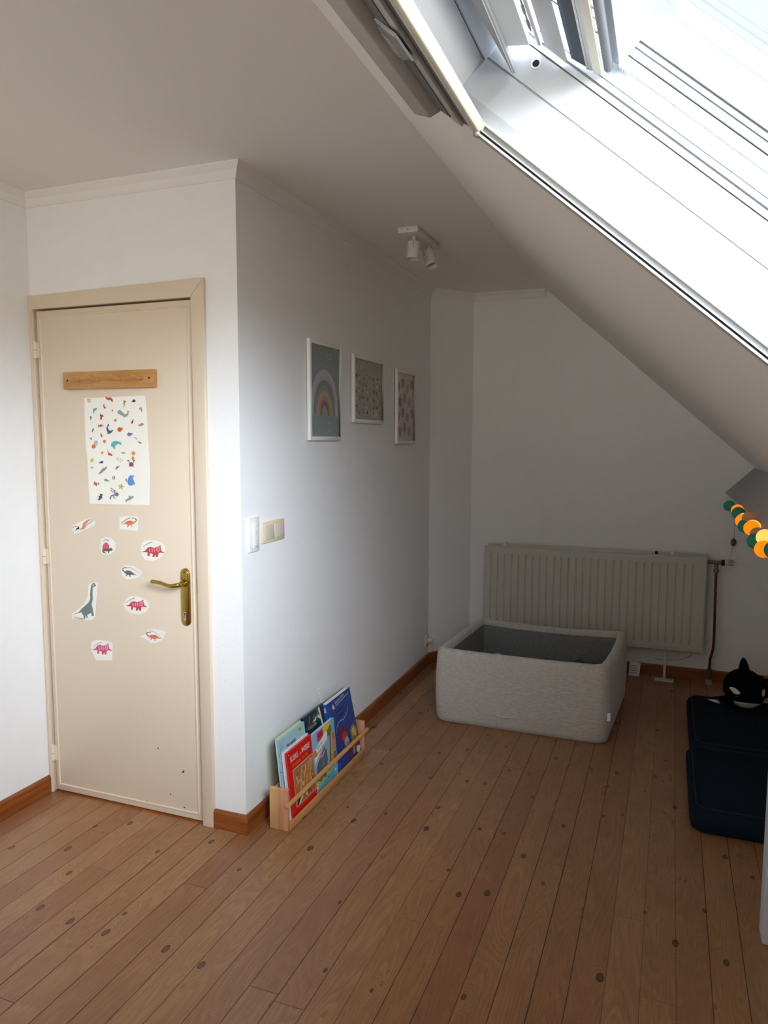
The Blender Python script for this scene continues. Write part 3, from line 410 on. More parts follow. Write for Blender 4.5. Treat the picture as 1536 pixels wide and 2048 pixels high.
# casing with mitred corner
mb = MB(); fa = lambda y: (lambda a, b: (a, y, b))
CX0, CX1, CZ1 = -.9585, -.1315, 2.072
mb.prism([(DX1 + .004, 0), (CX1 - .005, 0), (CX1, CZ1), (DX1 + .003, DZ)], fa(-.016), fa(.0), M_DOOR)
obj('door_casing', mb, door, bevel=.002)
mb = MB().prism([(DX0 - .002, DZ + .0005), (DX1 + .0025, DZ + .0005), (CX1 - .001, CZ1), (CX0, CZ1 - .012)], fa(-.016), fa(.0), M_DOOR)
obj('door_casing', mb, door, bevel=.002)
mb = MB().prism([(CX0, 0), (DX0 - .003, 0), (DX0 - .003, DZ - .0005), (CX0, CZ1 - .013)], fa(-.014), fa(.0), M_DOOR)
mb.box((DX0 - .014, -.0175, 0), (DX0 - .006, -.014, DZ - .001), M_DOOR)
obj('door_casing', mb, door, bevel=.002)
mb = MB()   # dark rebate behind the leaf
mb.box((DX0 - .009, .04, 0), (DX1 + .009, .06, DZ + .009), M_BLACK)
mb.box((DX0 - .009, .001, 0), (DX0 - .002, .04, DZ + .009), M_DOOR); mb.box((DX1 + .002, .001, 0), (DX1 + .009, .04, DZ + .009), M_DOOR); mb.box((DX0 - .002, .001, DZ + .001), (DX1 + .002, .04, DZ + .009), M_DOOR)
obj('door_frame', mb, door)
mb = MB().box((DX0, -.004, 0), (DX1, .04, .006), M_BASEX); obj('threshold', mb, door, label='narrow brown threshold strip')
for zc in (1.847, 1.014, .174):
    mb = MB().tube([(-.933, -.012, zc - .033), (-.933, -.012, zc - .001)], .0085, M_DOOR, 12); mb.tube([(-.933, -.012, zc + .001), (-.933, -.012, zc + .033)], .0085, M_DOOR, 12)
    mb.tube([(-.933, -.012, zc + .033), (-.933, -.012, zc + .037)], [.006, .002], M_DOOR, 12); mb.box((-.933, -.010, zc - .031), (-.915, -.0025, zc + .031), M_DOOR)
    obj('hinge', mb, door)
hd = MB()
def stadium(cx, z0, z1, r, n=10): return [(cx + r * math.cos(a), z1 - r + r * math.sin(a)) for a in [math.pi * k / n for k in range(n + 1)]] + [(cx - r * math.cos(a), z0 + r - r * math.sin(a)) for a in [math.pi * k / n for k in range(n + 1)]]
hd.prism(stadium(-.2455, .785, 1.008, .0205), fa(-.007), fa(-.002), M_BRASS, True)
hd.prism(stadium(-.2475, .790, 1.003, .0155), fa(-.0105), fa(-.006), M_BRASS, True)
plate = obj('handle_plate', hd, door, bevel=.0015, label='polished brass backplate')
mb = MB(); L = [(-.2455, -.008, .951), (-.2455, -.030, .951), (-.2465, -.044, .951), (-.252, -.053, .950), (-.262, -.056, .948), (-.280, -.056, .946), (-.300, -.056, .949), (-.322, -.056, .955), (-.345, -.056, .9575), (-.362, -.056, .9575)]
mb.tube(L, [.0115, .0095, .009, .0085, .008, .0075, .0072, .0072, .0075, .0078], M_BRASS, 14); mb.tube([(-.2455, -.009, .951), (-.2455, -.016, .951)], [.016, .013], M_BRASS, 16)
obj('door_lever', mb, plate, label='curved brass lever')
mb = MB().prism(stadium(-.2475, .806, .840, .0055), fa(-.0125), fa(-.010), M_ALU, True); mb.poly([(-.2475 + .003 * math.cos(a), -.0127, .833 + .004 * math.sin(a)) for a in [k * math.pi / 5 for k in range(10)]], M_BLACK)
mb.poly([(-.2475 + .0012 * a, -.0127, z) for a, z in ((-1, .832), (1, .832), (1, .815), (-1, .815))], M_BLACK)
obj('lock_cylinder', mb, plate)
for z in (.994,):
    mb = MB().tube([(-.2475, -.0118, z), (-.2475, -.0095, z)], .0032, mat('dark_screw', '5a4a20', .4, .8), 10); obj('screw', mb, plate)
mb = MB().box((-.1975, -.0030, .915), (-.1925, -.0005, .975), mat('worn_steel', '8c857c', .45, .7)); obj('latch_plate', mb, door)

# ------------------------------------------------------------ roof window
win = bpy.data.objects.new('window_1', None); C.objects.link(win); win.location = WN(1.07, -1.53, .0); struct(win, 'large white roof window in the sloping ceiling')
YJ = -.94
def strip(mb, n0, n1, y, m, y1=None, u0=U0 - .02, u1=U1):
    mb.box((u0, y, n0), (u1, YJ + .02 if y1 is None else y1, n1), m, WN)
def jamb_set(sign):     # sign +1: far jamb; -1: near jamb (mirrored)
    f = (lambda u, y, n: WN(u, y, n)) if sign > 0 else (lambda u, y, n: WN(u, (YW0 + YW1) - y, n))
    def S(mb, n0, n1, y, m, u0=U0, u1=U1): mb.box((u0, y, n0), (u1, YJ + .02, n1), m, f)
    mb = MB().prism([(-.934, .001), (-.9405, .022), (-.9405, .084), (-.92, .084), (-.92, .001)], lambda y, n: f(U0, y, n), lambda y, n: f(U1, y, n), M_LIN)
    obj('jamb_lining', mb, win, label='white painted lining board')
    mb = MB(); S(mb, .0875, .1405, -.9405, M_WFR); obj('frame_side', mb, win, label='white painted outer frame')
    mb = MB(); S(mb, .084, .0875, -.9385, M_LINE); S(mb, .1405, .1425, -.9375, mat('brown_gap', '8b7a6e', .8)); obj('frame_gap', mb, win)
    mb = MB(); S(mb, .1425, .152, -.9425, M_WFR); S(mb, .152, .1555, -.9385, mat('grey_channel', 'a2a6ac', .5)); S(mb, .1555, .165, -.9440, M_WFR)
    S(mb, .165, .1665, -.940, M_LINE); S(mb, .1665, .1745, -.9445, mat('skylit_aluminium_track', 'dce8f0', .3, .2)); S(mb, .1745, .177, -.941, M_WFR)  # brighter bluish strip: light from the sky put into its colour
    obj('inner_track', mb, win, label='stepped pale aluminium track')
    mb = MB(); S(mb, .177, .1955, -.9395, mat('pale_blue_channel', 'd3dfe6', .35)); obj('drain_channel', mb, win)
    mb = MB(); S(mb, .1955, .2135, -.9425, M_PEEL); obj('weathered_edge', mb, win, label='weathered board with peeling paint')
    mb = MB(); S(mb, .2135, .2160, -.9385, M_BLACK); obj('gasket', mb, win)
    mb = MB(); S(mb, .2160, .2275, -.9450, mat('sash_skylit_white', 'd6e6f2', .35)); S(mb, .2275, .2295, -.9425, M_LINE); S(mb, .2295, .2375, -.9475, M_WFR)  # sash strip has the blue sky light mixed into its white
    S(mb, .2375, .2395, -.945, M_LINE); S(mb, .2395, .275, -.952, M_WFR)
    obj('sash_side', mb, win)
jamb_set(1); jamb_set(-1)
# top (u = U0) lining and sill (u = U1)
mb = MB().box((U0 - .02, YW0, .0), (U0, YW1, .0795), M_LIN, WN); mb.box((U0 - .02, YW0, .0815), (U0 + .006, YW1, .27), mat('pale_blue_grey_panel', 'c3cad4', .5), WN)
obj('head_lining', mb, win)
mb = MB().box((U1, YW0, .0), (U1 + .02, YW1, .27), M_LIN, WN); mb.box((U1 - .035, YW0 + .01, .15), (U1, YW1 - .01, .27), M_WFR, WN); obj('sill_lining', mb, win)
# top hardware: ventilation blade, cover, bar, plates (all run along the window)
e0, e1 = YW0 + .012, -.952
def yprism(pts, m, y0=e0, y1=e1, name='part', label=None, smooth=False):
    mb = MB().prism(pts, lambda u, n: WN(u, y0, n), lambda u, n: WN(u, y1, n), m, smooth); return obj(name, mb, win, label=label)
yprism([(.5700, .0885), (.5725, .0905), (.5130, .1290), (.5105, .1270)], mat('grey_white_blade', 'a9abb0', .4), name='vent_lip')
mb = MB(); q0 = [(.5700, -.952), (.5690, -.952), (.5030, -1.40), (.5700, -1.40)]
mb.prism(q0, lambda u, y: WN(u, y, .0870), lambda u, y: WN(u, y, .0892), mat('grey_white_blade', 'a9abb0', .4)); obj('vent_blade', mb, win, label='tapering grey white vent blade')
mb = MB()
obj('vent_cover', MB().prism([(.538, .1125), (.569, .1335), (.562, .143), (.528, .126)], lambda u, n: WN(u, e0, n), lambda u, n: WN(u, -.968, n), M_WPL), win, label='white plastic vent cover')
mb = MB().tube([WN(.5712, e0, .1435), WN(.5712, -1.00, .1435)], .0018, M_MGREY, 8)
for k in range(3): mb.box((.5695, -1.035 - k * .045, .1405), (.5730, -1.012 - k * .045, .1450), M_MGREY, WN)
obj('hinge_link', mb, win)
obj('pull_bar', MB().tube([WN(.5775, e0, .1475), WN(.5775, -.957, .1475)], .0042, mat('bar_white', 'dcd8d4', .3), 12), win)
yprism([(.586, .1505), (.6375, .1485), (.6375, .1515), (.586, .1545)], mat('grey_flap', 'c2c4c4', .45), name='vent_flap')
yprism([(.638, .1590), (.6735, .1622), (.6735, .1652), (.638, .1620)], M_SLATE, name='blind_fabric', label='slate blackout fabric')
yprism([(.6725, .1590), (.6760, .1605), (.6745, .1655), (.671, .1640)], M_LGREY, name='blind_edge'); yprism([(.677, .1605), (.6835, .1625), (.682, .1665), (.6755, .1645)], M_LGREY, name='blind_edge')
yprism([(.6865, .1605), (.7000, .1655), (.6985, .1700), (.6850, .1660)], M_CREAMP, name='blind_rail')
obj('dark_roller_bar', MB().tube([WN(.7035, e0, .1790), WN(.7035, -.957, .1790)], .0078, M_DGREY, 14), win, label='dark grey rounded bar')
yprism([(.700, .190), (.715, .192), (.715, .262), (.700, .262)], M_WFR, name='sash_rail')
mb = MB()
def ringdisc(cu, cn, r0, r1, y, m):
    A = [WN(cu + r0 * math.cos(a), y, cn + r0 * math.sin(a)) for a in [k * math.pi / 10 for k in range(20)]]; B = [WN(cu + r1 * math.cos(a), y, cn + r1 * math.sin(a)) for a in [k * math.pi / 10 for k in range(20)]]
    mb.add(A + B, [(k, (k + 1) % 20, 20 + (k + 1) % 20, 20 + k) for k in range(20)], m)
ringdisc(.5875, .1240, .0062, .0092, -.9412, M_WPL); mb.poly([WN(.5875 + .0062 * math.cos(a), -.9410, .124 + .0062 * math.sin(a)) for a in [k * math.pi / 10 for k in range(20)]], M_BLACK)
obj('bolt_hole', mb, win)
mb = MB()
for k in range(5): mb.box((.708 + k * .006, -.958, .190), (.711 + k * .006, -.944, .206), M_WPL, WN)
obj('end_clip', mb, win)
G = bpy.data.materials.new('clear_window_glass'); G.use_nodes = True; t = G.node_tree; t.nodes.clear()
o_ = t.nodes.new('ShaderNodeOutputMaterial'); mx = t.nodes.new('ShaderNodeMixShader'); tr = t.nodes.new('ShaderNodeBsdfTransparent'); gl = t.nodes.new('ShaderNodeBsdfGlossy'); fz = t.nodes.new('ShaderNodeLayerWeight'); fp = t.nodes.new('ShaderNodeMath'); fp.operation = 'POWER'; fp.inputs[1].default_value = 4.5; fz.inputs['Blend'].default_value = .5; t.links.new(fz.outputs['Facing'], fp.inputs[0]); fm = t.nodes.new('ShaderNodeMath'); fm.operation = 'MULTIPLY_ADD'; fm.inputs[1].default_value = .9; fm.inputs[2].default_value = .045; t.links.new(fp.outputs[0], fm.inputs[0])
gl.inputs['Roughness'].default_value = .02; tr.inputs[0].default_value = (.93, .96, .97, 1)
t.links.new(fm.outputs[0], mx.inputs[0]); t.links.new(tr.outputs[0], mx.inputs[1]); t.links.new(gl.outputs[0], mx.inputs[2]); t.links.new(mx.outputs[0], o_.inputs[0])
obj('glass_pane', MB().poly([WN(.705, YW0, .245), WN(U1, YW0, .245), WN(U1, -.948, .245), WN(.705, -.948, .245)], G), win)

# unseen window added behind the viewer to bring in more daylight
w3 = bpy.data.objects.new('added_window', None); C.objects.link(w3); w3.location = (.2, YREAR, .85); struct(w3, 'unseen window added behind the viewer for more daylight')
mb = MB(); x0, x1, z0, z1 = RW[0], RW[1], RW[2], RW[3] - .12
for a, b, c_, d in ((x0, x0 + .05, z0, RW[3]), (.30, .36, z0, RW[3]), (x1 - .05, x1, z0, RW1Z), (x0, x1, z0, z0 + .05), (x0, .36, RW[3] - .05, RW[3])): mb.box((a, YREAR - .07, c_), (b, YREAR - .02, d), M_WFR)
obj('added_window_frame', mb, w3); obj('glass_pane', MB().poly([(x0, YREAR - .05, z0), (x1, YREAR - .05, z0), (x1, YREAR - .05, RW1Z), (SX0, YREAR - .05, RW[3]), (x0, YREAR - .05, RW[3])], G), w3)

# ------------------------------------------------------------ blind on the roof window
bl = thing('pleated_skylight_blind', 'grey blind housing with side rail mounted around the roof window', 'blind', WN(.45, -1.5, -.03))
y0, y1 = YW0 - .03, -.928
def bprism(pts, m, name, label=None, parent=None, ya=y0, yb=y1, bevel=0):
    mb = MB().prism(pts, lambda u, n: WN(u, ya, n), lambda u, n: WN(u, yb, n), m); return obj(name, mb, parent or bl, label=label, bevel=bevel)
hb_ = bprism([(.420, 0), (.420, -.046), (.447, -.060), (.478, -.048), (.487, -.030), (.487, 0)], mat('warm_grey_housing', 'c2beb7', .45), 'headbox', bevel=.002)
# end cap follows the housing with a chamfer
mb = MB(); A = [(.420, -.001), (.420, -.046), (.447, -.060), (.478, -.048), (.487, -.030), (.487, -.001)]; Bc = [(.428, -.001), (.428, -.040), (.449, -.050), (.474, -.042), (.481, -.028), (.481, -.001)]
mb.add([WN(u, y1, n) for u, n in A] + [WN(u, y1 + .012, n) for u, n in Bc], [(i, (i + 1) % 6, 6 + (i + 1) % 6, 6 + i) for i in range(6)] + [(6, 7, 8, 9, 10, 11)], mat('warm_grey_cap', 'b5b0aa', .45))
obj('end_cap', mb, hb_)
bprism([(.4875, -.004), (.4875, -.0275), (.4905, -.0275), (.4905, -.004)], M_BLACK, 'slot')
bar = bprism([(.4905, -.002), (.4905, -.030), (.520, -.029), (.520, -.002)], M_DGREY, 'bottom_bar', 'dark grey bar of the raised blind', yb=-.945)
bprism([(.520, -.003), (.520, -.0275), (.541, -.0265), (.541, -.003)], M_LGREY, 'bar_strip', 'light grey strip', bar)
bprism([(.541, -.003), (.541, -.0200), (.562, -.0190), (.562, -.003)], M_DGREY, 'bar_groove', None, bar)
bprism([(.562, -.001), (.560, -.0215), (.572, -.0225), (.580, -.018), (.580, -.001)], M_CREAMP, 'front_seal', 'cream coloured seal strip', bar, yb=-.930, bevel=.002)
mb = MB(); hy0, hy1 = -1.262, -1.185
for (a, b, c, d) in ((.492, .535, -.030, -.033),): mb.box((a, hy0, d), (b, hy1, c), M_LGREY, WN)
mb.prism([(.500, -.033), (.506, -.040), (.524, -.040), (.532, -.033)], lambda u, n: WN(u, hy0 + .008, n), lambda u, n: WN(u, hy1 - .004, n), M_ALU)
mb.tube([WN(.499, hy0 + .006, -.034), WN(.499, hy1 - .006, -.034)], .0025, M_ALU, 8)
obj('pull_handle', mb, bar, label='small aluminium pull handle')
def rail(sign):
    f = (lambda u, y, n: WN(u, y, n)) if sign > 0 else (lambda u, y, n: WN(u, (YW0 + YW1) - y, n))
    mb = MB()
    for n0_, n1_, y, m_ in ((-.0225, -.0185, -.942, M_LGREY), (-.0185, -.0145, -.938, M_BLACK), (-.0145, -.0125, -.942, M_LGREY), (-.0125, -.003, -.932, M_MGREY), (-.003, .0, -.939, M_CREAMP)):
        mb.box((.574, y, n0_), (U1 + .02, -.914, n1_), m_, f)
    return mb
for s_ in (1, -1): obj('side_rail', rail(s_), bl, label='slim metal guide rail')
mb = MB().sphere(WN(.577, -.938, -.0215), .007, M_MGREY, 12, 8); obj('corner_clip', mb, bl)
# ============================================================ ON THE DOOR
def DP(y): return lambda p: (p[0] / 1000, y, p[1] / 1000)
def paper(mb, pts, y, m, th=.0006, curl=None):
    f = DP(y); g = DP(y + th); n = len(pts)
    A = [f(p) for p in pts]; B = [g(p) for p in pts]
    mb.add(A + B, [list(range(n)), [n + i for i in range(n)][::-1]] + [(i, n + i, n + (i + 1) % n, (i + 1) % n) for i in range(n)], m)
M_PAPER = mat('sticker_paper', 'e9e5da', .6); M_INK = flat('2a2828')
LAB = dict(pterosaur=('white sticker of a red winged flying reptile, upper left on the door', 'PTERANODON', (-.694, 1.158), 28, 0),
 para_top=('square cut sticker of an orange crested dinosaur just under the poster', 'PARASAUROLOPHUS', (-.524, 1.180), 24, 26),
 dimetrodon=('small round sticker of a grey dinosaur with a pink sail back', 'DIMETRODON', (-.628, 1.108), 0, 12),
 trike_right=('large round sticker of a red horned dinosaur above the door handle', 'TRICERATOPS', (-.432, 1.082), 45, 24),
 para_grey=('oval sticker of a dark grey crested dinosaur left of the door handle', 'SAUROLOPHUS', (-.500, .990), -22, 0),
 longneck=('tall sticker of a grey green long necked dinosaur', 'BRACHIOSAURUS', (-.758, .845), 8, 0),
 trike_mid=('oval sticker of a red and pink horned dinosaur below the handle height', 'TRICERATOPS', (-.508, .888), 50, 0),
 para_low=('pointed oval sticker of an orange crested dinosaur, lowest on the right', 'SAUROLOPHUS', (-.405, .772), -18, 0),
 trike_low=('lowest left sticker, pink horned dinosaur on angular white paper', 'TRICERATOPS', (-.668, .712), 35, 0))
for k, d in STICKERS.items():
    mb = MB(); paper(mb, d['paper'], -.0030, M_PAPER)
    for i, (c, P) in enumerate(d['arts']): mb.poly([DP(-.0033 - .0001 * i)(p) for p in P], flat(c))
    lab, tx, (tx0, tz0), rot, _ = LAB[k]
    xs = [p[0] / 1000 for p in d['paper']]; zs = [p[1] / 1000 for p in d['paper']]
    x0, x1, z1 = min(xs), max(xs), max(zs); wd = (x1 - x0)
    # small name lettering bending over the animal
    nch = len(tx); span = wd * .46
    for j, ch in enumerate(tx):
        if k == 'longneck': px, pz = x0 + .012 + .0040 * j, min(zs) + .006 + .002 * math.sin(j * .5)
        elif k in ('para_grey', 'para_low'): px, pz = x0 + wd * .36 + j * .0052, z1 - .010 - .0000 - .00042 * j * j * .5
        elif k == 'pterosaur': px, pz = x0 + wd * .60 + j * .0035, z1 - .034 + j * .0024
        else: px, pz = x0 + .014 + j * (.0042 if nch < 14 else .0030), z1 - .030 + .020 * math.sin(min(1.5, j / nch * 1.6))
        if k == 'dimetrodon': px, pz = x0 + .012 + j * .0032, z1 - .018 + .008 * math.sin(math.pi * j / nch)
        mb.text(ch, (lambda a, b, px=px, pz=pz: (px + a, -.0052, pz + b)), M_INK, .0062)
    tag(obj('dinosaur_sticker', mb, loc=(sum(xs) / len(xs), -.002, sum(zs) / len(zs))), lab, 'sticker', 'dinosaur stickers on the door')
mb = MB(); paper(mb, POSTER['paper'], -.0036, mat('poster_paper', 'eeeade', .55), .0016)
for i, (c, P) in enumerate(POSTER['arts']): mb.poly([DP(-.0039 - .00001 * i)(p) for p in P], flat(c))
tag(obj('sea_animal_poster', mb, loc=(-.555, -.002, 1.45)), 'white poster covered with small colourful sea animals, taped below the peg rack', 'poster')
rk = thing('peg_rack', 'wooden wall rack with four pegs on the upper door', 'coat rack', (-.567, -.002, 1.72))
mb = MB().box((-.784, -.024, 1.688), (-.352, -.0022, 1.754), M_RACK); obj('rack_board', mb, rk, bevel=.0015)
for x in (-.704, -.604, -.503, -.404):
    mb = MB().tube([(x, -.020, 1.719), (x + .001, -.050, 1.7225), (x + .002, -.078, 1.727), (x + .002, -.083, 1.7275)], [.0062, .0066, .0085, .006], M_RACK, 12); obj('peg', mb, rk)
for x in (-.762, -.372):
    mb = MB().tube([(x, -.0250, 1.722), (x, -.0235, 1.722)], .0038, mat('dark_screw_head', '2c2018', .4, .6), 10); obj('screw', mb, rk)

# ============================================================ ON THE PICTURE WALL
def frame(name, label, y0, y1, z0, z1, art_fn, mat_b=.0):
    t_ = thing(name, label, 'picture', (0.0, (y0 + y1) / 2, z0), 'three framed prints on the inner wall')
    mb = MB(); w_ = .017; d0, d1 = .004, .020
    mb.box((d0, y0, z0), (d1, y0 + w_, z1), M_FRAME); mb.box((d0, y1 - w_, z0), (d1, y1, z1), M_FRAME)
    mb.box((d0, y0 + w_, z0), (d1, y1 - w_, z0 + w_), M_FRAME); mb.box((d0, y0 + w_, z1 - w_), (d1, y1 - w_, z1), M_FRAME)
    obj('picture_frame', mb, t_, bevel=.0012)
    mb = MB(); art_fn(mb, y0 + w_, y1 - w_, z0 + w_, z1 - w_); obj('print', mb, t_)
    return t_
def gl(h): return mat('glossy_print_' + h, h, .18)
def art_rainbow(mb, a, b, c, d):
    mb.box((.004, a, c), (.010, b, d), gl('838e8c')); cy = (a + b) / 2 - .004; zb = c + .092; W = (b - a)
    for i, (r0, r1, col) in enumerate(((.47, .415, 'b9afb0'), (.415, .365, '9fa7ab'), (.365, .31, '747f82'), (.31, .255, '858c7a'), (.255, .20, 'a99a7c'), (.20, .15, 'a07e6c'), (.15, .105, '8f5a52'))):
        n = 22; P = []
        for r, rng in ((r0, range(n + 1)), (r1, range(n, -1, -1))):
            for k in rng:
                th = math.pi * k / n; P.append((.0102 + .00005 * i, cy - math.cos(th) * r * W, zb + math.sin(th) ** .8 * r * W * 1.46))
        mb.poly(P, gl(col))
    rnd = random.Random(3)
    for k in range(34):
        y, z = a + rnd.random() * (b - a), c + rnd.random() * (d - c)
        if abs(z - zb - .08) < .11 and abs(y - cy) < .14: continue
        mb.poly([(.0101, y + .0022 * math.cos(t), z + .005 * math.sin(t)) for t in [q * math.pi / 3 for q in range(6)]], gl('b7c9cc'))
def art_alphabet(mb, a, b, c, d):
    mb.box((.004, a, c), (.010, b, d), gl('a39c93')); rnd = random.Random(5)
    cloud = gl('b9b2a8')
    for (cy, cz, r) in ((a + .06, d - .04, .02), (a + .09, d - .035, .024), (b - .1, c + .03, .022), (b - .13, c + .028, .018)):
        mb.poly([(.0101, cy + r * math.cos(t), cz + r * .7 * math.sin(t)) for t in [q * math.pi / 8 for q in range(16)]], cloud)
    cols = ['4a4038', '6d6256', '8c7f6e', 'd8d2c6', '5c5348', 'c9b9a0']
    for r in range(6):
        for q in range(8):
            y = a + .03 + q * (b - a - .06) / 7 + rnd.uniform(-.008, .008); z = d - .085 - r * .036 + rnd.uniform(-.007, .007)
            n = rnd.choice((5, 6, 7, 8)); ry, rz = rnd.uniform(.007, .014), rnd.uniform(.006, .012); ph = rnd.random() * 3
            mb.poly([(.0102 + .00001 * (r * 8 + q), y + ry * math.cos(ph + 2 * math.pi * i / n) * (1 if i % 2 else .6), z + rz * math.sin(ph + 2 * math.pi * i / n) * (1 if i % 2 else .7)) for i in range(n)], gl(cols[(r * 3 + q * 5) % 6]))
            if q % 2: mb.poly([(.0110, y + .004 * math.cos(t), z + .009 + .003 * math.sin(t)) for t in [i * math.pi / 3 for i in range(6)]], gl('3a322c'))
def art_hearts(mb, a, b, c, d):
    mb.box((.004, a, c), (.010, b, d), gl('c4bab8')); cols = ['9c6e6e', '876468', '9a6f66', 'a67c7a']
    k = 0
    for r in range(4):
        for q in range(4):
            y = a + .035 + q * (b - a - .06) / 3 + (.02 if r % 2 else -.01); z = d - .075 - r * .084 + (.024 if q % 2 else 0)
            if y > b - .012 or y < a + .012 or z < c + .035: continue
            k += 1; P = []
            for i in range(16):
                t = 2 * math.pi * i / 16; P.append((.0102 + .00001 * k, y + .026 * math.sin(t), z + .036 * (-math.cos(t)) * (1 if math.cos(t) > 0 else .75)))
            mb.poly(P, gl(cols[k % 4])); mb.poly([(.0110, y + .0035 * math.cos(t), z + .034 + .007 * math.sin(t)) for t in [i * math.pi / 4 for i in range(8)]], gl('3c2c30'))
            mb.poly([(.0109, y + .007 * math.cos(t), z + .026 + .008 * math.sin(t)) for t in [i * math.pi / 4 for i in range(8)]], gl('d9cfcb'))
frame('framed_picture', 'white framed print of a pastel rainbow on blue grey, nearest the switches', .528, .858, 1.490, 1.920, art_rainbow)
frame('framed_picture', 'white framed beige print of tiny dark doodles, middle of the three', 1.000, 1.415, 1.576, 1.905, art_alphabet)
frame('framed_picture', 'white framed print of pink berries, closest to the radiator', 1.612, 1.940, 1.468, 1.888, art_hearts)
dm = thing('wall_dimmer', 'white upright remote dimmer panel on the wall beside the beige switch', 'dimmer', (0, .078, 1.075))
obj('dimmer_plate', MB().box((.0002, .042, 1.074), (.009, .114, 1.203), M_WPL), dm, bevel=.002)
mb = MB().box((.009, .062, 1.088), (.0155, .098, 1.186), M_WPL); o2 = obj('remote_body', mb, dm, bevel=.002)
for z in (1.171, 1.151, 1.139, 1.115):
    obj('button', MB().tube([(.0155, .080, z), (.0162, .080, z)], .0045, mat('pale_button', 'd2d4d2', .5), 12), dm)
obj('button', MB().box((.0156, .068, 1.094), (.0160, .092, 1.0955), M_DGREY), dm)
sw = thing('light_switch', 'beige double light switch right of the white dimmer', 'switch', (0, .225, 1.092))
M_BEI = mat('aged_beige_plastic', 'd9cba4', .35); M_BEI2 = mat('greyish_beige_rocker', 'cdc2b2', .35)
obj('switch_plate', MB().box((.0002, .139, 1.094), (.009, .311, 1.178), M_BEI), sw, bevel=.003)
for ya, yb in ((.150, .221), (.226, .303)):
    mb = MB().prism([(.0090, 1.108), (.0135, 1.108), (.0115, 1.163), (.0090, 1.163)], lambda a, b: (a, ya, b), lambda a, b: (a, yb, b), M_BEI2); obj('rocker', mb, sw, bevel=.0015)
so = thing('wall_socket', 'old beige wall socket with a plug, low beside the ball pit', 'socket', (0, 2.24, .14))
obj('socket_plate', MB().box((.0002, 2.205, .125), (.009, 2.278, .205), M_BEI), so, bevel=.003)
mb = MB().tube([(.009, 2.245, .165), (.016, 2.245, .165)], .021, M_BEI2, 18); obj('socket_well', mb, so)
mb = MB().tube([(.0165, 2.245, .168), (.045, 2.245, .168)], [.018, .014], mat('white_plug', 'd8d2c2', .4), 14); mb.tube([(.045, 2.245, .168), (.052, 2.246, .150), (.045, 2.252, .110), (.030, 2.262, .085)], .003, mat('white_plug', 'd8d2c2', .4), 8); obj('plug', mb, so)

# ============================================================ CEILING SPOT
sp_ = thing('ceiling_spotlight', 'white ceiling bar with two cylinder spots, unlit', 'ceiling lamp', (.312, 1.1, CEIL))
M_SPOT = mat('white_lamp_metal', 'd9d6d2', .45)
obj('mounting_plate', MB().box((.264, .937, CEIL - .026), (.359, 1.262, CEIL - .0005), M_SPOT), sp_, bevel=.001)
obj('screw', MB().tube([(.312, .9362, CEIL - .013), (.312, .938, CEIL - .013)], .003, M_BLACK, 8), sp_)
def spot(base, tip0, tip1):
    h_ = MB(); b0, b1 = Vector(tip0), Vector(tip1); d = (b1 - b0).normalized()
    h_.tube([b0, b1], .0285, M_SPOT, 28, caps=False); h_.tube([b0 - d * .0, b0 - d * .001], [.0285, .001], M_SPOT, 28, caps=False); h_.tube([b1, b1 - d * .004], [.0285, .0255], M_SPOT, 28, caps=False); h_.tube([b1 - d * .004, b1 - d * .018], [.0255, .024], M_SPOT, 28, caps=False)
    o = obj('lamp_head', h_, sp_); L2 = MB().tube([b1 - d * .018, b1 - d * .0185], [.024, .0005], mat('frosted_bulb_face', 'a8a49e', .3), 24); obj('bulb_face', L2, o)
    s_ = MB().tube([Vector(base), Vector(base) - Vector((0, 0, .022))], .009, M_SPOT, 14); a = Vector(base) - Vector((0, 0, .020))
    side = d.cross(Vector((0, 0, 1))); side = Vector((.2, -.98, 0)) if side.length < .3 else side.normalized()
    mid = b0 + d * .028; s_.tube([a, a.lerp(b0, .5) + side * .015, b0 + side * .031, mid + side * .031], .0045, M_SPOT, 8)
    obj('lamp_arm', s_, sp_)
spot((.315, 1.015, CEIL - .026), (.315, 1.015, 2.402), (.312, 1.012, 2.325))
spot((.325, 1.20, CEIL - .026), (.322, 1.195, 2.400), (.352, 1.180, 2.326))

# ============================================================ RADIATOR
M_RAD = mat('radiator_enamel', 'c9c6ba', .4)
rd = thing('panel_radiator', 'wide ribbed cream panel radiator on the back wall', 'radiator', (1.01, 2.5, .195))
RX0, RX1, RZ0, RZ1, RY = .330, 1.697, .195, .790, 2.472
mb = MB(); prof = []; x = RX0 + .040; n = 28; pw = (RX1 - RX0 - .08) / n
prof = [(RX0, RY + .012), (RX0 + .004, RY + .003), (RX0 + .012, RY)]
for i in range(n):
    a = RX0 + .040 + i * pw; prof += [(a, RY), (a + .0035, RY + .006), (a + .0075, RY + .006), (a + .012, RY)]
prof += [(RX1 - .040, RY), (RX1 - .012, RY), (RX1 - .004, RY + .003), (RX1, RY + .012)]
zin0, zin1 = RZ0 + .052, RZ1 - .050
flatp = [(a, max(min(b, RY + .012), RY) if (a < RX0 + .013 or a > RX1 - .013) else RY) for a, b in prof]
rows = [(flatp, RZ0, .012), (flatp, RZ0 + .006, 0), (flatp, RZ0 + .020, 0), (flatp, zin0 - .006, 0), (prof, zin0 + .006, 0), (prof, zin1 - .006, 0), (flatp, zin1 + .004, 0), (flatp, RZ1 - .006, 0), (flatp, RZ1, .010)]
V = []; 
for P, z, dy in rows: V += [(a, b + dy, z) for a, b in P]
L = len(prof); F = [(r * L + k, r * L + k + 1, (r + 1) * L + k + 1, (r + 1) * L + k) for r in range(len(rows) - 1) for k in range(L - 1)]
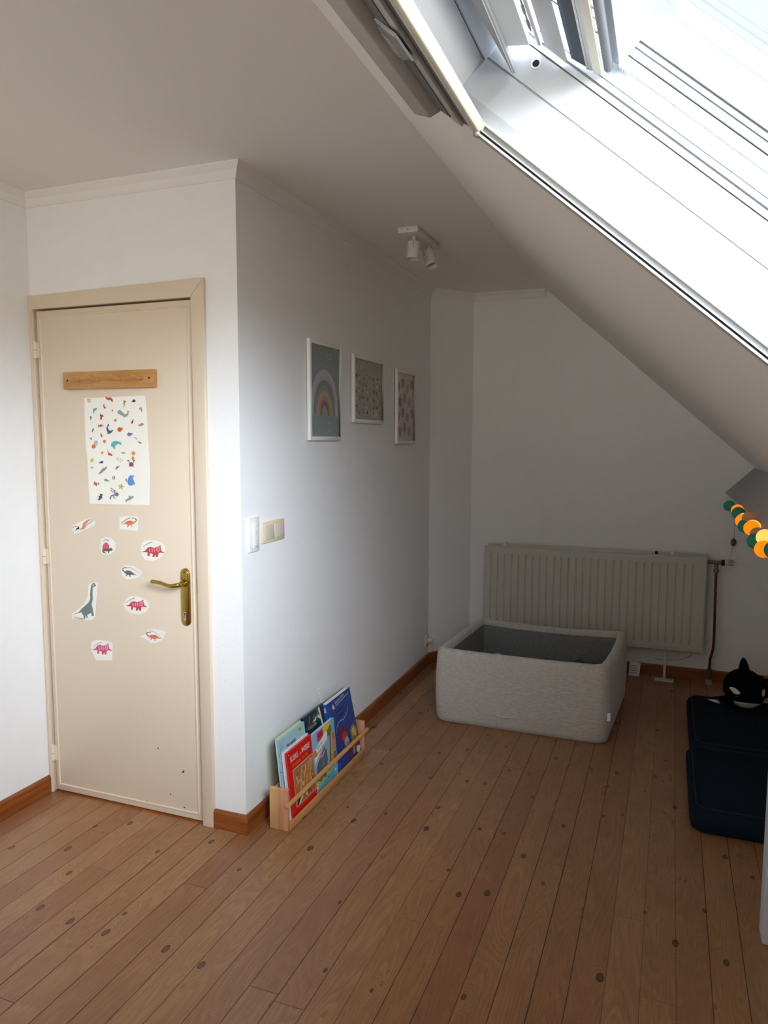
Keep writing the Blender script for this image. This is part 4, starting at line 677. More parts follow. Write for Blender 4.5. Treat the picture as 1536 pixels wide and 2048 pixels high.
mb.add(V, F, M_RAD); mb.box((RX0, RY + .0121, RZ0), (RX1, RY + .020, RZ1), M_RAD)
mb.box((RX0 + .012, RY - .0035, RZ0 + .020), (RX1 - .012, RY + .001, RZ0 + .023), M_RAD)
obj('front_panel', mb, rd)
mb = MB(); k = 0
x = RX0 + .02
while x < RX1 - .03: mb.box((x, RY + .020, RZ0 + .02), (x + .0012, RY + .05, RZ1 - .02), M_RAD); x += .025
obj('convector_fins', mb, rd)
mb = MB().box((RX0 + .010, RY + .050, RZ0 + .006), (RX1 - .006, RY + .060, RZ1 + .012), M_RAD); obj('back_panel', mb, rd, bevel=.003)
for x in (RX0 + .115, RX1 - .21): obj('wall_bracket', MB().box((x, RY + .045, RZ1 - .01), (x + .02, YB - .001, RZ1 + .018), M_WPL), rd, bevel=.002)
obj('bleed_valve', MB().tube([(1.405, RY + .03, RZ1 - .005), (1.405, RY + .03, RZ1 + .018)], .008, M_BLACK, 10), rd)
M_STEEL = mat('dull_valve_steel', '7d776c', .35, .8); M_COP = mat('aged_copper', '6e3a2a', .35, .8)
vz = .757; vy = RY + .045
mb = MB().tube([(RX1 - .003, vy, vz), (RX1 + .018, vy, vz)], .010, M_STEEL, 12); mb.tube([(RX1 + .006, vy, vz), (RX1 + .014, vy, vz)], .014, M_STEEL, 6); mb.tube([(RX1 + .018, vy, vz), (1.775, vy, vz)], .0115, M_STEEL, 12); mb.tube([(1.748, vy, vz), (1.748, vy, vz - .045)], .0105, M_STEEL, 12); mb.tube([(1.748, vy, vz - .045), (1.748, vy, vz - .062)], .015, M_STEEL, 6)
valve = obj('radiator_valve', mb, rd)
mb = MB().tube([(1.775, vy, vz), (1.793, vy, vz)], .0175, M_BLACK, 16); mb.tube([(1.793, vy, vz), (1.797, vy, vz), (1.830, vy, vz), (1.836, vy, vz)], [.016, .018, .016, .012], mat('cream_knob', 'd9cfb8', .4), 18)
for k in range(9):
    a = 2 * math.pi * k / 9; mb.box((1.808, vy + .0165 * math.cos(a) - .0012, vz + .0165 * math.sin(a) - .0012), (1.837, vy + .0165 * math.cos(a) + .0012, vz + .0165 * math.sin(a) + .0012), M_DGREY)
obj('thermostat_knob', mb, valve)
obj('supply_pipe', MB().tube([(1.748, vy, vz - .06), (1.751, vy, .50), (1.754, vy, .30), (1.753, vy, .235), (1.748, vy, .20), (1.738, vy - .003, .16), (1.736, vy - .005, .10)], .0078, M_COP, 12), rd, label='thin copper pipe')
mb = MB().tube([(1.736, vy - .005, .10), (1.736, vy - .005, .03)], .0105, M_STEEL, 12); mb.tube([(1.736, vy - .005, .095), (1.736, vy - .005, .078)], .014, M_STEEL, 6); mb.tube([(1.736, vy - .005, .03), (1.736, vy - .005, .0)], [.016, .020], mat('pipe_collar', 'a59c8c', .5), 14); obj('floor_fitting', mb, rd)
mb = MB().tube([(1.480, RY + .018, RZ0 + .01), (1.480, RY + .018, .004)], .0085, M_WPL, 12); mb.box((1.425, RY - .010, .0), (1.535, RY + .045, .004), M_WPL); 
for x in (1.437, 1.523): mb.tube([(x, RY + .030, .004), (x, RY + .030, .006)], .005, M_DGREY, 8)
obj('floor_support', mb, rd)
obj('sensor_wire', MB().tube([(1.660, YB - .004, .20), (1.62, YB - .004, .145), (1.57, YB - .004, .118), (1.50, YB - .004, .108), (1.42, YB - .004, .108)], .0012, M_DGREY, 6), rd)

# ============================================================ BALL PIT
pit = thing('ball_pit', 'soft grey fabric ball pit standing before the radiator', 'ball pit', (.80, 1.74, 0))
M_JERS = mat('grey_melange_jersey', 'cac4bb', .95, bump=((150, 150, 900), .10, .001), noise=((45, 45, 620), 'aaa59d', .40, .64), sheen=.3, spec=.2)
M_JERD = mat('darker_grey_inside', '858684', .95, bump=((200, 60, 400), .2, .002), noise=((100, 100, 400), '696b6a', .4, .65), spec=.2)  # inside of the pit, a darker grey than the cover
FLc, FRc, BRc, BLc = Vector((.338, 1.338)), Vector((1.218, 1.330)), Vector((1.268, 2.085)), Vector((.385, 2.110))
def bil(s, t): return FLc * (1 - s) * (1 - t) + FRc * s * (1 - t) + BRc * s * t + BLc * (1 - s) * t
def rring(inset, r, n=7, side=14):     # rounded rectangle in (s,t) metres mapped through bil
    W, Dp = .88, .76; P = []; x0_, x1_, y0_, y1_ = inset, W - inset, inset, Dp - inset; r = max(.004, r)
    for (cx, cy, a0) in ((x1_ - r, y0_ + r, -90), (x1_ - r, y1_ - r, 0), (x0_ + r, y1_ - r, 90), (x0_ + r, y0_ + r, 180)):
        for k in range(n + 1): a = math.radians(a0 + 90 * k / n); P.append((cx + r * math.cos(a), cy + r * math.sin(a)))
        nx, ny = {-90: (x1_, y1_ - r), 0: (x0_ + r, y1_), 90: (x0_, y0_ + r), 180: (x1_ - r, y0_)}[a0]; lx, ly = P[-1]
        for k in range(1, side): P.append((lx + (nx - lx) * k / side, ly + (ny - ly) * k / side))
    return [(a / W, b / Dp) for a, b in P]
prof = [(.012, 0, .05), (.003, .006, .055), (-.004, .03, .055), (-.008, .12, .055), (-.008, .24, .055), (-.003, .34, .055), (.001, .365, .052), (.006, .380, .050), (.014, .390, .046), (.025, .394, .040), (.038, .392, .032), (.047, .385, .024), (.050, .374, .018), (.051, .360, .014)]
def pit_rows(prof, bow=.0):
    V = []
    for ins, z, r in prof:
        for s, t in rring(ins, r):
            p = bil(s, t); hz = z / .394
            sag = -.010 * math.sin(math.pi * min(max(s, 0), 1)) * hz if t > .8 else (-.004 * math.sin(math.pi * min(max(s, 0), 1)) * hz if t < .2 else -.006 * math.sin(math.pi * min(max(t, 0), 1)) * hz)
            puff = .012 * math.sin(math.pi * min(max(t, 0), 1)) * hz * (1 if s > .5 else -1) if .02 < t < .98 and (s < .1 or s > .9) else 0
            cor = .012 * hz * (abs(s - .5) * 2) ** 6 * (abs(t - .5) * 2) ** 6
            V.append((p.x + puff, p.y - (.014 * math.sin(math.pi * min(max(s, 0), 1)) * hz if t > .8 else 0), max(0, z + (sag + cor) * (1 if hz > .3 else 0))))
    return V
V = pit_rows(prof); L = len(rring(0, .05)); F = [(r * L + k, r * L + (k + 1) % L, (r + 1) * L + (k + 1) % L, (r + 1) * L + k) for r in range(len(prof) - 1) for k in range(L)]
mb = MB().add(V, F, M_JERS, True); obj('fabric_cover', mb, pit)
prof2 = [(.051, .362, .014), (.052, .30, .012), (.052, .15, .012), (.052, .06, .012)]
V = pit_rows(prof2); F = [(r * L + k, r * L + (k + 1) % L, (r + 1) * L + (k + 1) % L, (r + 1) * L + k) for r in range(len(prof2) - 1) for k in range(L)]
mb = MB().add(V, F, M_JERD, True); obj('pit_inside', mb, pit, label='darker grey inner side')
mb = MB().prism([(s, t) for s, t in rring(.053, .012)][::6], lambda s, t: (bil(s, t).x, bil(s, t).y, .005), lambda s, t: (bil(s, t).x, bil(s, t).y, .1560), M_JERD); obj('floor_cushion', mb, pit)
mb = MB().prism([(1.2165, .130), (1.2165, .170), (1.2300, .170), (1.2300, .130)], lambda a, b: (a + .003, 1.322, b), lambda a, b: (a + .006, 1.3245, b), mat('pale_blue_label', 'dfe4f4', .6)); obj('fabric_label', mb, pit, label='small white sewn label')
mb = MB()   # fold in the cover
for k, (pts, r) in enumerate((([(.640, 1.329, .086), (.675, 1.3255, .077), (.715, 1.3250, .073), (.755, 1.3255, .078), (.785, 1.330, .088)], [.001, .0045, .006, .0045, .001]), (([(.60, 1.331, .062), (.64, 1.3285, .052), (.69, 1.3290, .046)]), [.001, .003, .001]))):
    mb.tube(pts, r, M_JERS, 8)
obj('fabric_fold', mb, pit)
M_B = {'pale': mat('pale_grey_ball', 'b9bbb8', .35), 'teal': mat('dark_teal_ball', '1f4a56', .3), 'white': mat('white_ball', 'cfcfc8', .35)}
def ball(x, y, z, c, label):
    mb = MB().sphere((x, y, z), .035, M_B[c], 24, 16); o = obj('play_ball', mb, loc=(x, y, z - .035)); tag(o, label, 'ball', 'plastic balls in the ball pit')
BALLS = [(0.545, 1.93, 0.192, 'pale', 'pale grey ball, leftmost one showing over the front rim'), (0.676, 1.885, 0.192, 'white', 'whitish ball barely showing right of the pale grey one'), (0.838, 1.938, 0.192, 'teal', 'dark teal ball in the middle of the pit'), (0.995, 1.886, 0.192, 'white', 'small white sliver of a ball between the teal ones'), (1.018, 1.977, 0.192, 'teal', 'largest dark teal ball on the right side of the pit'), (1.099, 1.947, 0.192, 'teal', 'dark teal ball against the right inner side')]
for a in BALLS: ball(*a)

# small white care tag on the floor by the baseboard
mb = MB().add([(1.268, 2.505, .001), (1.332, 2.512, .001), (1.338, 2.548, .075), (1.272, 2.552, .082), (1.268, 2.5056, .0), (1.332, 2.5126, .0), (1.338, 2.5490, .075), (1.272, 2.5530, .082)], [(0, 1, 2, 3), (7, 6, 5, 4), (0, 4, 5, 1), (1, 5, 6, 2), (2, 6, 7, 3), (3, 7, 4, 0)], M_WPL)
for k in range(4):
    f_ = .2 + k * .17; mb.poly([(1.268 + .004 * f_ + a, 2.5046 + .0415 * f_ + .004 * (a / .06), .0015 + .078 * f_ + b) for a, b in ((.008, 0), (.05, -.001), (.05, .003), (.008, .004))], flat('9a9a9e'))
tag(obj('paper_tag', mb), 'small white printed tag leaning on the back baseboard under the radiator', 'tag')

# ============================================================ FLOOR MATTRESS AND PLUSH
ms = thing('folding_mattress', 'dark navy folding floor mattress at the right by the post', 'mattress', (1.95, 1.3, 0))
M_NAVY = mat('navy_canvas', '18242f', .9, bump=((300, 300, 300), .2, .001), spec=.05)
M_NAVY2 = mat('navy_piping', '0f1821', .8)
def cushion(y0, y1, x0, x1, h, name):
    W = x1 - x0; Dp = y1 - y0; V = []; nu, nv = 18, 14
    rows = [(.02, .0), (.004, .012), (-.003, .04), (-.003, .07), (.006, h - .008), (.018, h)]
    mb = MB(); P = []
    def ring(ins):
        r = .045; out = []
        for (cx, cy, a0) in ((x1 - ins - r, y0 + ins + r, -90), (x1 - ins - r, y1 - ins - r, 0), (x0 + ins + r, y1 - ins - r, 90), (x0 + ins + r, y0 + ins + r, 180)):
            for k in range(7): a = math.radians(a0 + 15 * k); out.append((cx + r * math.cos(a), cy + r * math.sin(a)))
        return out
    for ins, z in rows: P += [(x, y, z) for x, y in ring(ins)]
    L = 28; top = ring(.018); cx, cy = (x0 + x1) / 2, (y0 + y1) / 2
    for f, dz in ((.85, .006), (.5, .012)): P += [(cx + (x - cx) * f, cy + (y - cy) * f, h + dz) for x, y in top]
    P.append((cx, cy, h + .014)); R_ = len(rows) + 2
    F = [(r * L + k, r * L + (k + 1) % L, (r + 1) * L + (k + 1) % L, (r + 1) * L + k) for r in range(R_ - 1) for k in range(L)] + [((R_ - 1) * L + k, (R_ - 1) * L + (k + 1) % L, R_ * L) for k in range(L)]
    F.append(list(range(L))[::-1]); mb.add(P, F, M_NAVY, True); o = obj(name, mb, ms)
    pp = [(x, y, h + .001) for x, y in ring(.020)]; pp.append(pp[0]); obj('piping', MB().tube(pp, .0028, M_NAVY2, 6, caps=False), o)
cushion(.615, 1.262, 1.580, 2.24, .095, 'mattress_section'); cushion(1.266, 1.975, 1.598, 2.24, .10, 'mattress_section')
orc = thing('plush_orca', 'black and white plush orca lying on the far end of the mattress', 'soft toy', (1.872, 1.86, .112))
M_PB = mat('black_plush', '0a0d15', .95, bump=((300, 300, 300), .3, .002), spec=.05); M_PW = mat('white_plush', 'd6d2c8', .95, bump=((300, 300, 300), .3, .002), spec=.1)
oc = Vector((1.868, 1.86, .200))
def obody(p):
    q = Vector(p); 
    if q.z < 0: q.z *= .9
    q.y += .0; return q
mb = MB().sphere(oc, (.102, .165, .096), M_PB, 28, 18, obody); 
mb.tube([oc + Vector((.0, .12, -.01)), oc + Vector((.05, .22, -.02)), oc + Vector((.11, .30, -.03))], [.07, .045, .02], M_PB, 14)
mb.tube([oc + Vector((.085, .0, .01)), oc + Vector((.16, .04, .02)), oc + Vector((.22, .07, .0))], [.05, .04, .02], M_PB, 14)
body = obj('orca_body', mb, orc)
def fin(pts, th, parent=orc, m_=M_PB, name='fin', label=None):   # lens-shaped fin from an outline
    n = len(pts); c = Vector((0, 0, 0)); pts = [Vector(p) for p in pts]
    for p in pts: c += p / n
    nrm = (pts[1] - pts[0]).cross(pts[n // 2] - pts[0]).normalized() * th
    mb = MB().add(pts + [c + nrm, c - nrm], [(i, (i + 1) % n, n) for i in range(n)] + [((i + 1) % n, i, n + 1) for i in range(n)], m_, True); return obj(name, mb, orc, label=label)
fin([oc + Vector(v) for v in ((-.036, -.01, .080), (-.034, -.01, .110), (-.028, -.01, .145), (-.018, -.01, .166), (-.012, -.01, .169), (.000, -.01, .158), (.012, -.01, .130), (.022, -.01, .100), (.028, -.01, .075), (-.004, -.01, .06))], .022, name='dorsal_fin')
fin([oc + Vector(v) for v in ((-.060, -.10, -.010), (-.10, -.11, -.013), (-.15, -.115, -.024), (-.196, -.115, -.036), (-.15, -.125, -.046), (-.10, -.13, -.054), (-.05, -.13, -.070))], .014, name='flipper')
fin([oc + Vector(v) for v in ((-.11, -.122, -.045), (-.14, -.122, -.036), (-.187, -.118, -.040), (-.15, -.128, -.049), (-.12, -.130, -.053))], .004, m_=M_PW, name='flipper_underside')
def onbody(cx, cz, rx, rz, name, m_, n=20, jit=0):   # patch hugging the front of the body
    V = []; R2 = 6
    for j in range(R2 + 1):
        f = j / R2
        for k in range(n):
            a = 2 * math.pi * k / n; X = cx + rx * f * math.cos(a) * (1 + jit * math.cos(2 * a + 1)); Z = cz + rz * f * math.sin(a)
            q = 1 - (X / .102) ** 2 - ((Z / (.096 if Z > 0 else .0864)) ** 2); Y = -.165 * math.sqrt(max(q, .0)) - .0025 * (1 if q > 0 else 0)
            V.append(oc + Vector((X, Y, Z)))
    F = [(r * n + k, r * n + (k + 1) % n, (r + 1) * n + (k + 1) % n, (r + 1) * n + k) for r in range(R2) for k in range(n)]
    obj(name, MB().add(V, F, m_, True), orc)
onbody(.0, -.052, .078, .030, 'white_belly', M_PW); onbody(-.056, .024, .019, .013, 'eye_patch', M_PW, jit=.3); onbody(.078, .020, .010, .016, 'eye_patch', M_PW)
onbody(-.050, .001, .0045, .0035, 'eye', mat('glossy_eye', '55555a', .2))

# ============================================================ STRING LIGHTS
sl = thing('cotton_ball_lights', 'lit string of orange, yellow, green and brown ball lights along the grey beam', 'string lights', (1.765, 1.0, 1.15))
LB = [(1.70, 1.170, 'green'), (1.42, 1.173, 'orange'), (1.21, 1.180, 'green'), (1.09, 1.165, 'yellow'), (1.02, 1.166, 'orange'), (.905, 1.188, 'brown'), (.90, 1.158, 'green'), (.76, 1.170, 'yellow'), (.665, 1.176, 'orange'), (.60, 1.160, 'brown'), (.53, 1.146, 'green'), (.40, 1.176, 'yellow'), (.30, 1.150, 'orange'), (.18, 1.165, 'green')]
LC = dict(orange=('ff7406', .95), yellow=('f3c95e', .72), green=('1f6a56', .14), brown=('8a6248', .28))
path = [(1.757, 1.80, 1.172)] + [(1.752, y, z) for y, z, c in LB[::2]]
obj('light_cord', MB().tube(path, .0015, mat('cord_pale', 'b8b0a4', .6), 6), sl)
for i, (y, z, c) in enumerate(LB):
    h_, s_ = LC[c]; m_ = mat('thread_ball_' + c, h_, .8, bump=((500, 500, 500), .6, .002), emit=s_)
    jx = (-.010, .004)[i % 2]; o = obj('ball_shade', MB().sphere((1.752 + jx, y, z), .0275, m_, 20, 14), sl)
obj('hanging_cord', MB().tube([(1.757, 1.80, 1.172), (1.80, 2.2, 1.14), (1.838, YB - .006, 1.06), (1.842, YB - .005, .98), (1.840, YB - .005, .90), (1.838, YB - .005, .86), (1.828, YB - .005, .79)], .0016, mat('cord_pale', 'b8b0a4', .6), 6), sl)
obj('cord_switch', MB().sphere((1.839, YB - .012, .878), (.016, .010, .024), mat('smoky_switch', '4a403a', .3), 14, 10), sl)

# ============================================================ BOOK RACK
sh = thing('wall_book_rack', 'low pine book rack with dowel rail on the floor by the wall', 'book rack', (.105, .45, 0))
mb = MB().box((.064, .0645, 0), (.102, .0795, .166), M_PINE); mb.box((.102, .0645, 0), (.1435, .0795, .166), M_PINE2); obj('side_panel', mb, sh, bevel=.003, segs=3)
mb = MB().box((.064, .822, 0), (.102, .837, .157), M_PINE); mb.box((.102, .822, 0), (.1435, .837, .157), M_PINE2); obj('side_panel', mb, sh, bevel=.003, segs=3)
obj('bottom_board', MB().box((.066, .0797, .002), (.1385, .8218, .014), M_PINEY), sh)
obj('front_rail', MB().box((.1387, .0797, .0), (.1480, .8218, .026), M_PINEY), sh, bevel=.001)
obj('back_rail', MB().box((.0645, .0797, .10), (.0715, .8218, .150), M_PINEY), sh, bevel=.001)
mb = MB().tube([(.1500, .052, .110), (.1500, .848, .110)], .0095, M_PINEY, 18); obj('dowel_rail', mb, sh)

def book(label, y0, y1, xb, th, h, lean, cover, art, zb=.0145, pages='efe9dc', spine=None, wedge=0., backcol=None):
    """A book leaning to the wall: xb = front face x at the foot; cover faces +x; top leans towards -x."""
    tl = math.radians(lean); yc = (y0 + y1) / 2; base = Vector((xb - th / 2, yc, zb)); n_up = Vector((-math.sin(tl), 0, math.cos(tl))); n_out = Vector((math.cos(tl), 0, math.sin(tl)))
    O = Vector((xb - th * math.cos(tl) * 0, 0, zb))
    def P(y, v, d=0.): return Vector((xb, y, zb)) + n_up * v + n_out * d        # d<0 goes behind the cover
    t_ = thing('picture_book', label, 'book', base, 'children\'s books in the low rack')
    ct = .0018 if th > .006 else .0008
    mb = MB().box((y0, 0, -ct), (y1, h, 0), cover, P)
    mb.box((y0, 0, -th - wedge), (y1, h, -th + ct - wedge), backcol or cover, P) if not wedge else mb.add([P(y0, 0, -th), P(y1, 0, -th - wedge), P(y1, h, -th - wedge), P(y0, h, -th), P(y0, 0, -th + ct), P(y1, 0, -th + ct - wedge), P(y1, h, -th + ct - wedge), P(y0, h, -th + ct)], [(0, 1, 2, 3), (4, 7, 6, 5), (0, 4, 5, 1), (1, 5, 6, 2), (2, 6, 7, 3), (3, 7, 4, 0)], backcol or cover)
    mb.box((y0, 0, -th), (y0 + ct, h, -ct), spine or cover, P)
    W = y1 - y0
    def A(u, v, k=0): return P(y0 + u * W, v * h, .00025 + .00006 * k)
    art(mb, A)
    o = obj('book_cover', mb, t_)
    mb = MB().box((y0 + ct + .0002, .003, -th + ct + .0002), (y1 - .003, h - .003, -ct - .0002), mat('pages_' + pages, pages, .8), P); obj('page_block', mb, t_)
    return t_, A, P
def R4(mb, A, u0, v0, u1, v1, col, k=0): mb.poly([A(u0, v0, k), A(u1, v0, k), A(u1, v1, k), A(u0, v1, k)], col)
def E4(mb, A, u, v, ru, rv, col, k=0, n=14, rot=0): mb.poly([A(u + ru * math.cos(t) * math.cos(rot) - rv * math.sin(t) * math.sin(rot), v + ru * math.cos(t) * math.sin(rot) + rv * math.sin(t) * math.cos(rot), k) for t in [2 * math.pi * i / n for i in range(n)]], col)
def PG(mb, A, pts, col, k=0): mb.poly([A(u, v, k) for u, v in pts], col)
def TX(mb, A, s, u, v, size, col, k=8, sx=1., rot=0., bold=0):   # size in cover heights
    c_, s2 = math.cos(rot), math.sin(rot)
    for off in ((0, 0),) + (((bold, 0), (0, bold), (bold, bold)) if bold else ()):
        mb.text(s, lambda a, b: A(u + (a * c_ - b * s2) * sx + off[0], v + (a * s2 + b * c_) + off[1], k), col, size)
def g_(h): return mat('cover_print_' + h, h, .28)
def art_red(mb, A):
    R4(mb, A, 0, 0, 1, 1, g_('d41410'), 0)
    R4(mb, A, .155, .115, .985, .695, g_('f4e6da'), 1); R4(mb, A, .165, .120, .980, .688, g_('a5734a'), 2)
    rnd = random.Random(11); cols = ['d98a34', 'c25a28', '8a8f4a', '6a4a38', 'e0b064', 'b8a89a', '7c5a44', 'cf7a4a', '3c2c28', 'dcc8b4']
    for k in range(70):
        u, v = .19 + rnd.random() * .76, .14 + rnd.random() * .52; ru, rv = rnd.uniform(.015, .05), rnd.uniform(.02, .07)
        u = min(max(u, .17 + ru + .03), .97 - ru - .03); v = min(max(v, .13 + rv), .68 - rv)
        E4(mb, A, u, v, ru, rv * .6, g_(cols[rnd.randrange(10)]), 3 + k * .05, 7, rnd.uniform(-.5, .5))
    for k in range(12):
        u = .45 + k * .042; PG(mb, A, [(u - .12, .33), (u - .10, .33), (min(u + .06, .97), .64), (min(u + .045, .96), .645)], g_(('e0a24a', 'f0c070', 'cf7c30')[k % 3]), 7)
    PG(mb, A, [(.18, .14), (.24, .13), (.46, .30), (.40, .33)], g_('2a2422'), 7.2); PG(mb, A, [(.25, .13), (.33, .13), (.52, .27), (.46, .30)], g_('d9d2c8'), 7.3); PG(mb, A, [(.62, .16), (.80, .15), (.82, .30), (.66, .31)], g_('a23c2c'), 7.4)
    TX(mb, A, 'SUSKE', .09, .825, .115, g_('f8eee8'), 8, 1.02, 0, .006); TX(mb, A, 'EN', .475, .826, .055, g_('f6c8c0'), 8, 1.0, 0, .002); TX(mb, A, 'WISKE', .56, .825, .115, g_('f8eee8'), 8, 1.02, 0, .006)
    TX(mb, A, 'DE BLIKKEN', .13, .735, .062, g_('f59a20'), 8, 1.1, 0, .003); TX(mb, A, 'BLUTSER', .56, .735, .064, g_('f59a20'), 8, .95, 0, .003)
    E4(mb, A, .06, .955, .012, .010, g_('f8eee8'), 8)
def art_anim(mb, A):
    R4(mb, A, 0, 0, 1, 1, g_('84b9cf'), 0)
    PG(mb, A, [(0, 0), (1, 0), (1, .16), (.55, .14), (.3, .10), (0, .03)], g_('58a6ae'), 1)
    PG(mb, A, [(0, .06), (.25, .12), (.5, .16), (.88, .24), (.88, .62), (.72, .5), (.6, .30), (.3, .24), (0, .18)], g_('a6bf2e'), 2)
    PG(mb, A, [(.05, .22), (.06, .40), (.16, .50), (.26, .52), (.30, .50), (.40, .52), (.50, .60), (.55, .60), (.57, .40), (.52, .28), (.45, .20), (.40, .14), (.30, .20), (.22, .14), (.12, .18)], g_('56666e'), 3)
    PG(mb, A, [(.30, .46), (.36, .50), (.42, .46), (.40, .28), (.32, .30)], g_('6b7c84'), 3.2)
    R4(mb, A, .18, .82, .46, .97, g_('d22c60'), 4); R4(mb, A, .46, .84, .79, .995, g_('f2bd2c'), 4)
    R4(mb, A, .84, .0, 1, 1, g_('78b2c6'), 4); PG(mb, A, [(.85, .40), (.98, .40), (.98, .76), (.85, .76)], g_('e0682c'), 4.2); PG(mb, A, [(.85, .30), (.98, .30), (.98, .44), (.85, .42)], g_('b0407c'), 4.3)
    PG(mb, A, [(.66, .30), (.72, .30), (.76, .56), (.80, .80), (.74, .80), (.72, .62)], g_('8c4434'), 4.4); E4(mb, A, .68, .83, .13, .06, g_('3f7a3c'), 4.5); E4(mb, A, .78, .86, .07, .08, g_('4f8a3c'), 4.6)
    PG(mb, A, [(.0, .50), (.06, .52), (.50, .72), (.62, .74), (.64, .86), (.58, .90), (.12, .74), (.02, .72)], g_('ece6dc'), 5)
    E4(mb, A, .05, .66, .065, .060, g_('e08a24'), 5.2); R4(mb, A, .12, .20, .20, .30, g_('e6b83a'), 5.3)
    PG(mb, A, [(.22, .53), (.48, .66), (.50, .62), (.26, .49)], g_('d22c60'), 5.5)
    for u, v in ((.1, .12), (.45, .16), (.62, .20), (.55, .10), (.12, .30), (.78, .42)): E4(mb, A, u, v, .018, .014, g_('262a2a'), 6)
    for u, v in ((.02, .10), (.06, .14), (.9, .22), (.88, .12)): E4(mb, A, u, v, .03, .02, g_('eee8de'), 5.9)
    TX(mb, A, 'VOOR', .22, .875, .065, g_('2a1420'), 8, 1.2, .0, .002); TX(mb, A, 'tien min', .16, .705, .062, g_('5a6c74'), 8, 1.25, .17, .001); TX(mb, A, 'VERHAALTJES', .06, .600, .058, g_('4a5c64'), 8, 1.12, .20, .001)
    TX(mb, A, 'lees voor', .265, .525, .036, g_('f6e6ea'), 8, 1.3, .22); TX(mb, A, 'BOEK', .945, .43, .085, g_('f8ece0'), 8, 1., math.pi / 2, .002)
def art_het(mb, A):
    R4(mb, A, 0, 0, 1, 1, g_('9fc3cc'), 0); R4(mb, A, 0, 0, 1, .45, g_('b9cfd0'), .5)
    for (p, q, w_) in (((.02, .80), (.26, .975), .012), ((.10, .87), (.24, .88), .008), ((.03, .74), (.12, .96), .008), ((.02, .62), (.20, .55), .009), ((.0, .60), (.05, .66), .012), ((.15, .56), (.18, .64), .006)):
        PG(mb, A, [(p[0], p[1]), (q[0], q[1]), (q[0] + .006, q[1] + w_ * .3), (p[0], p[1] + w_)], g_('4b4540'), 2)
    E4(mb, A, .82, .945, .05, .028, g_('b4b43c'), 3); E4(mb, A, .82, .945, .02, .014, g_('7a7a30'), 4)
    TX(mb, A, 'Het eentje', .30, .845, .062, g_('23303c'), 8, 1.25, 0, .003)
def art_plain(mb, A): pass
def art_navy(mb, A):
    R4(mb, A, 0, 0, 1, 1, g_('16283c'), 0)
    PG(mb, A, [(.86, 0), (.98, 0), (.94, .6), (.84, .86), (.80, .99), (.72, .99), (.80, .80), (.86, .5)], g_('dfe2dc'), 1)
    PG(mb, A, [(.40, .87), (.52, .88), (.66, .93), (.82, .84), (.84, .80), (.66, .88), (.52, .85)], g_('cfd6d2'), 1.2)
    rnd = random.Random(4)
    for k in range(16): E4(mb, A, .14 + rnd.random() * .58, .87 + rnd.random() * .10, .045, .014, g_(('4c6c54', '36543f', '6c8a6a')[k % 3]), 2 + k * .05, 8, rnd.uniform(.6, 2.2))
    TX(mb, A, 'Konijn Ebo', .16, .800, .070, g_('d4bc74'), 8, 1.35, 0, .003)
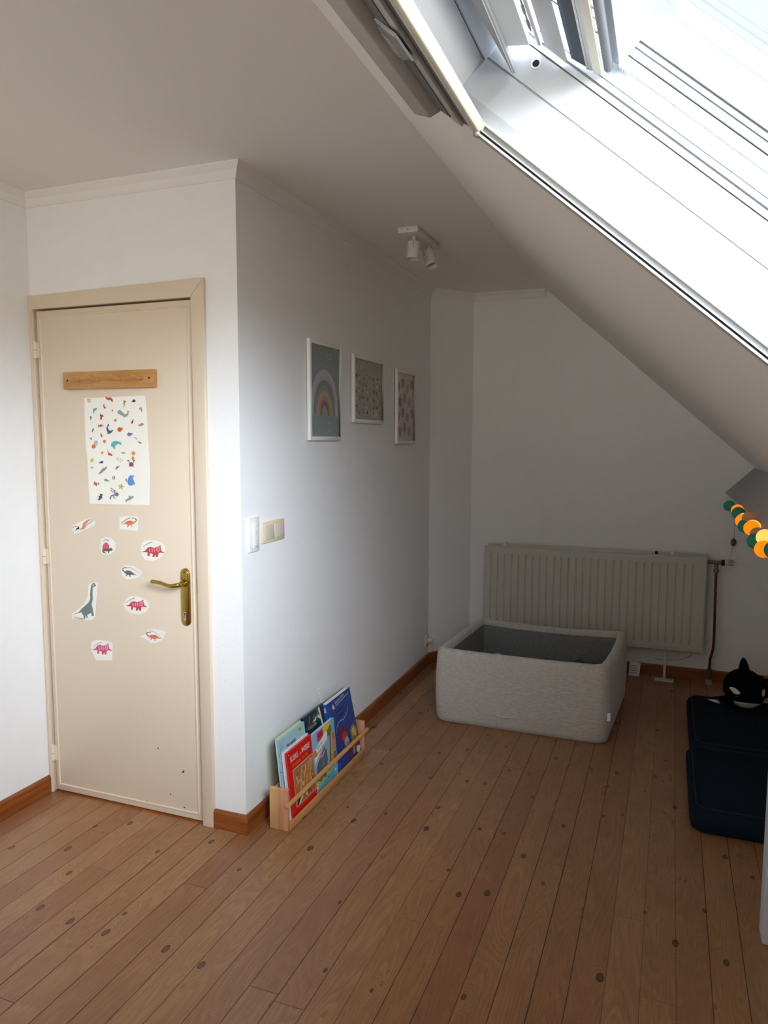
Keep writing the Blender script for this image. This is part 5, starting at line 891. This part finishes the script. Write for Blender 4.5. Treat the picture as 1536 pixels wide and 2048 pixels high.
def art_blue(mb, A):
    R4(mb, A, 0, 0, 1, 1, g_('1c3c86'), 0); R4(mb, A, 0, 0, .07, 1, g_('1a52a8'), .5); PG(mb, A, [(.40, 0), (1, 0), (1, .35), (.60, .30)], g_('2a2f78'), .8)
    PG(mb, A, [(.70, .42), (.84, .47), (.96, .40), (.97, .24), (.70, .20)], g_('8a8348'), 1.4); PG(mb, A, [(.76, .40), (.84, .43), (.92, .37), (.90, .20), (.78, .20)], g_('c6b45c'), 1.6)
    E4(mb, A, .42, .43, .17, .115, g_('7c2430'), 2); E4(mb, A, .45, .40, .12, .07, g_('a8443c'), 2.2); E4(mb, A, .50, .30, .10, .08, g_('9aa4b4'), 2.3); E4(mb, A, .52, .25, .06, .05, g_('4c78a8'), 2.4)
    PG(mb, A, [(.50, .02), (.66, .02), (.72, .22), (.56, .24)], g_('6c2454'), 2.5); PG(mb, A, [(.66, .05), (.76, .07), (.82, .30), (.74, .33)], g_('84944c'), 2.6); E4(mb, A, .90, .07, .09, .05, g_('dcd2c8'), 2.7); E4(mb, A, .84, .20, .06, .10, g_('a43040'), 2.65)
    pts = [(.17, .52), (.22, .60), (.32, .64), (.42, .645), (.52, .63), (.62, .655), (.72, .69), (.80, .76)]
    for a, b in zip(pts, pts[1:]): PG(mb, A, [a, b, (b[0], b[1] + .010), (a[0], a[1] + .010)], g_('b9bfd0'), 3)
    E4(mb, A, .22, .905, .045, .035, g_('c89a94'), 3); E4(mb, A, .24, .885, .03, .022, g_('e6dcd8'), 3.1)
    TX(mb, A, 'Geronimo Stilton', .31, .915, .060, g_('e4e6f0'), 8, .95, .08, .002); PG(mb, A, [(.32, .885), (.90, .935), (.90, .943), (.32, .893)], g_('e4e6f0'), 8)
    TX(mb, A, 'Waar gaat', .24, .77, .070, g_('43406c'), 8, 1.2, .08, .002); TX(mb, A, 'de slaap?', .28, .69, .070, g_('43406c'), 8, 1.2, .08, .002)
CV = g_
book('dark green book at the very back left of the rack', .195, .335, .096, .008, .312, 6.5, CV('2f4a44'), art_plain)
book('pale green thin book behind the light blue one', .112, .322, .105, .008, .322, 6.5, CV('c4d8a8'), art_plain, spine=CV('7fa088'))
book('light blue book with bare branches, lettered Het eentje', .100, .330, .1145, .0085, .318, 6.5, CV('a8c8d0'), art_het, spine=CV('a9cfdc'))
book('thin white magazine directly behind the red comic', .120, .336, .1225, .0065, .268, 6.5, CV('e9e4e8'), art_plain)
book('red comic album lettered Suske en Wiske in front', .134, .342, .1325, .009, .262, 6.5, CV('cc1812'), art_red, spine=CV('e0241c'))
book('dark navy book with a white birch tree, behind the board book', .340, .536, .112, .010, .325, 8.0, CV('16283c'), art_navy)
book('light blue board book with a grey elephant, right of the red comic', .346, .556, .131, .013, .256, 5.0, CV('7fb6cc'), art_anim)
bk = book('thick blue hardback leaning at the right end of the rack', .560, .812, .1345, .034, .312, 11.5, CV('1b3f92'), art_blue, spine=CV('1f58b0'), backcol=CV('1c2c44'), wedge=.0)
mb = MB()
P_ = bk[2]
def SPN(u, v): return P_(.5596, v * .312, -.034 + u * .034)
mb = MB(); mb.text('Stilton', lambda a, b: SPN(.35 + -b * 1.0, .60 + a), mat('spine_white', 'dfe4f2', .4), .26)
obj('spine_lettering', mb, bk[0]); mb = MB(); mb.poly([SPN(.25, .88), SPN(.8, .88), SPN(.75, .95), SPN(.3, .95)], mat('spine_emblem', 'd8a8a8', .4)); obj('spine_emblem', mb, bk[0]); mb = MB(); mb.poly([SPN(.2, .05), SPN(.85, .05), SPN(.85, .075), SPN(.2, .075)], mat('spine_white', 'dfe4f2', .4))
obj('spine_band', mb, bk[0])
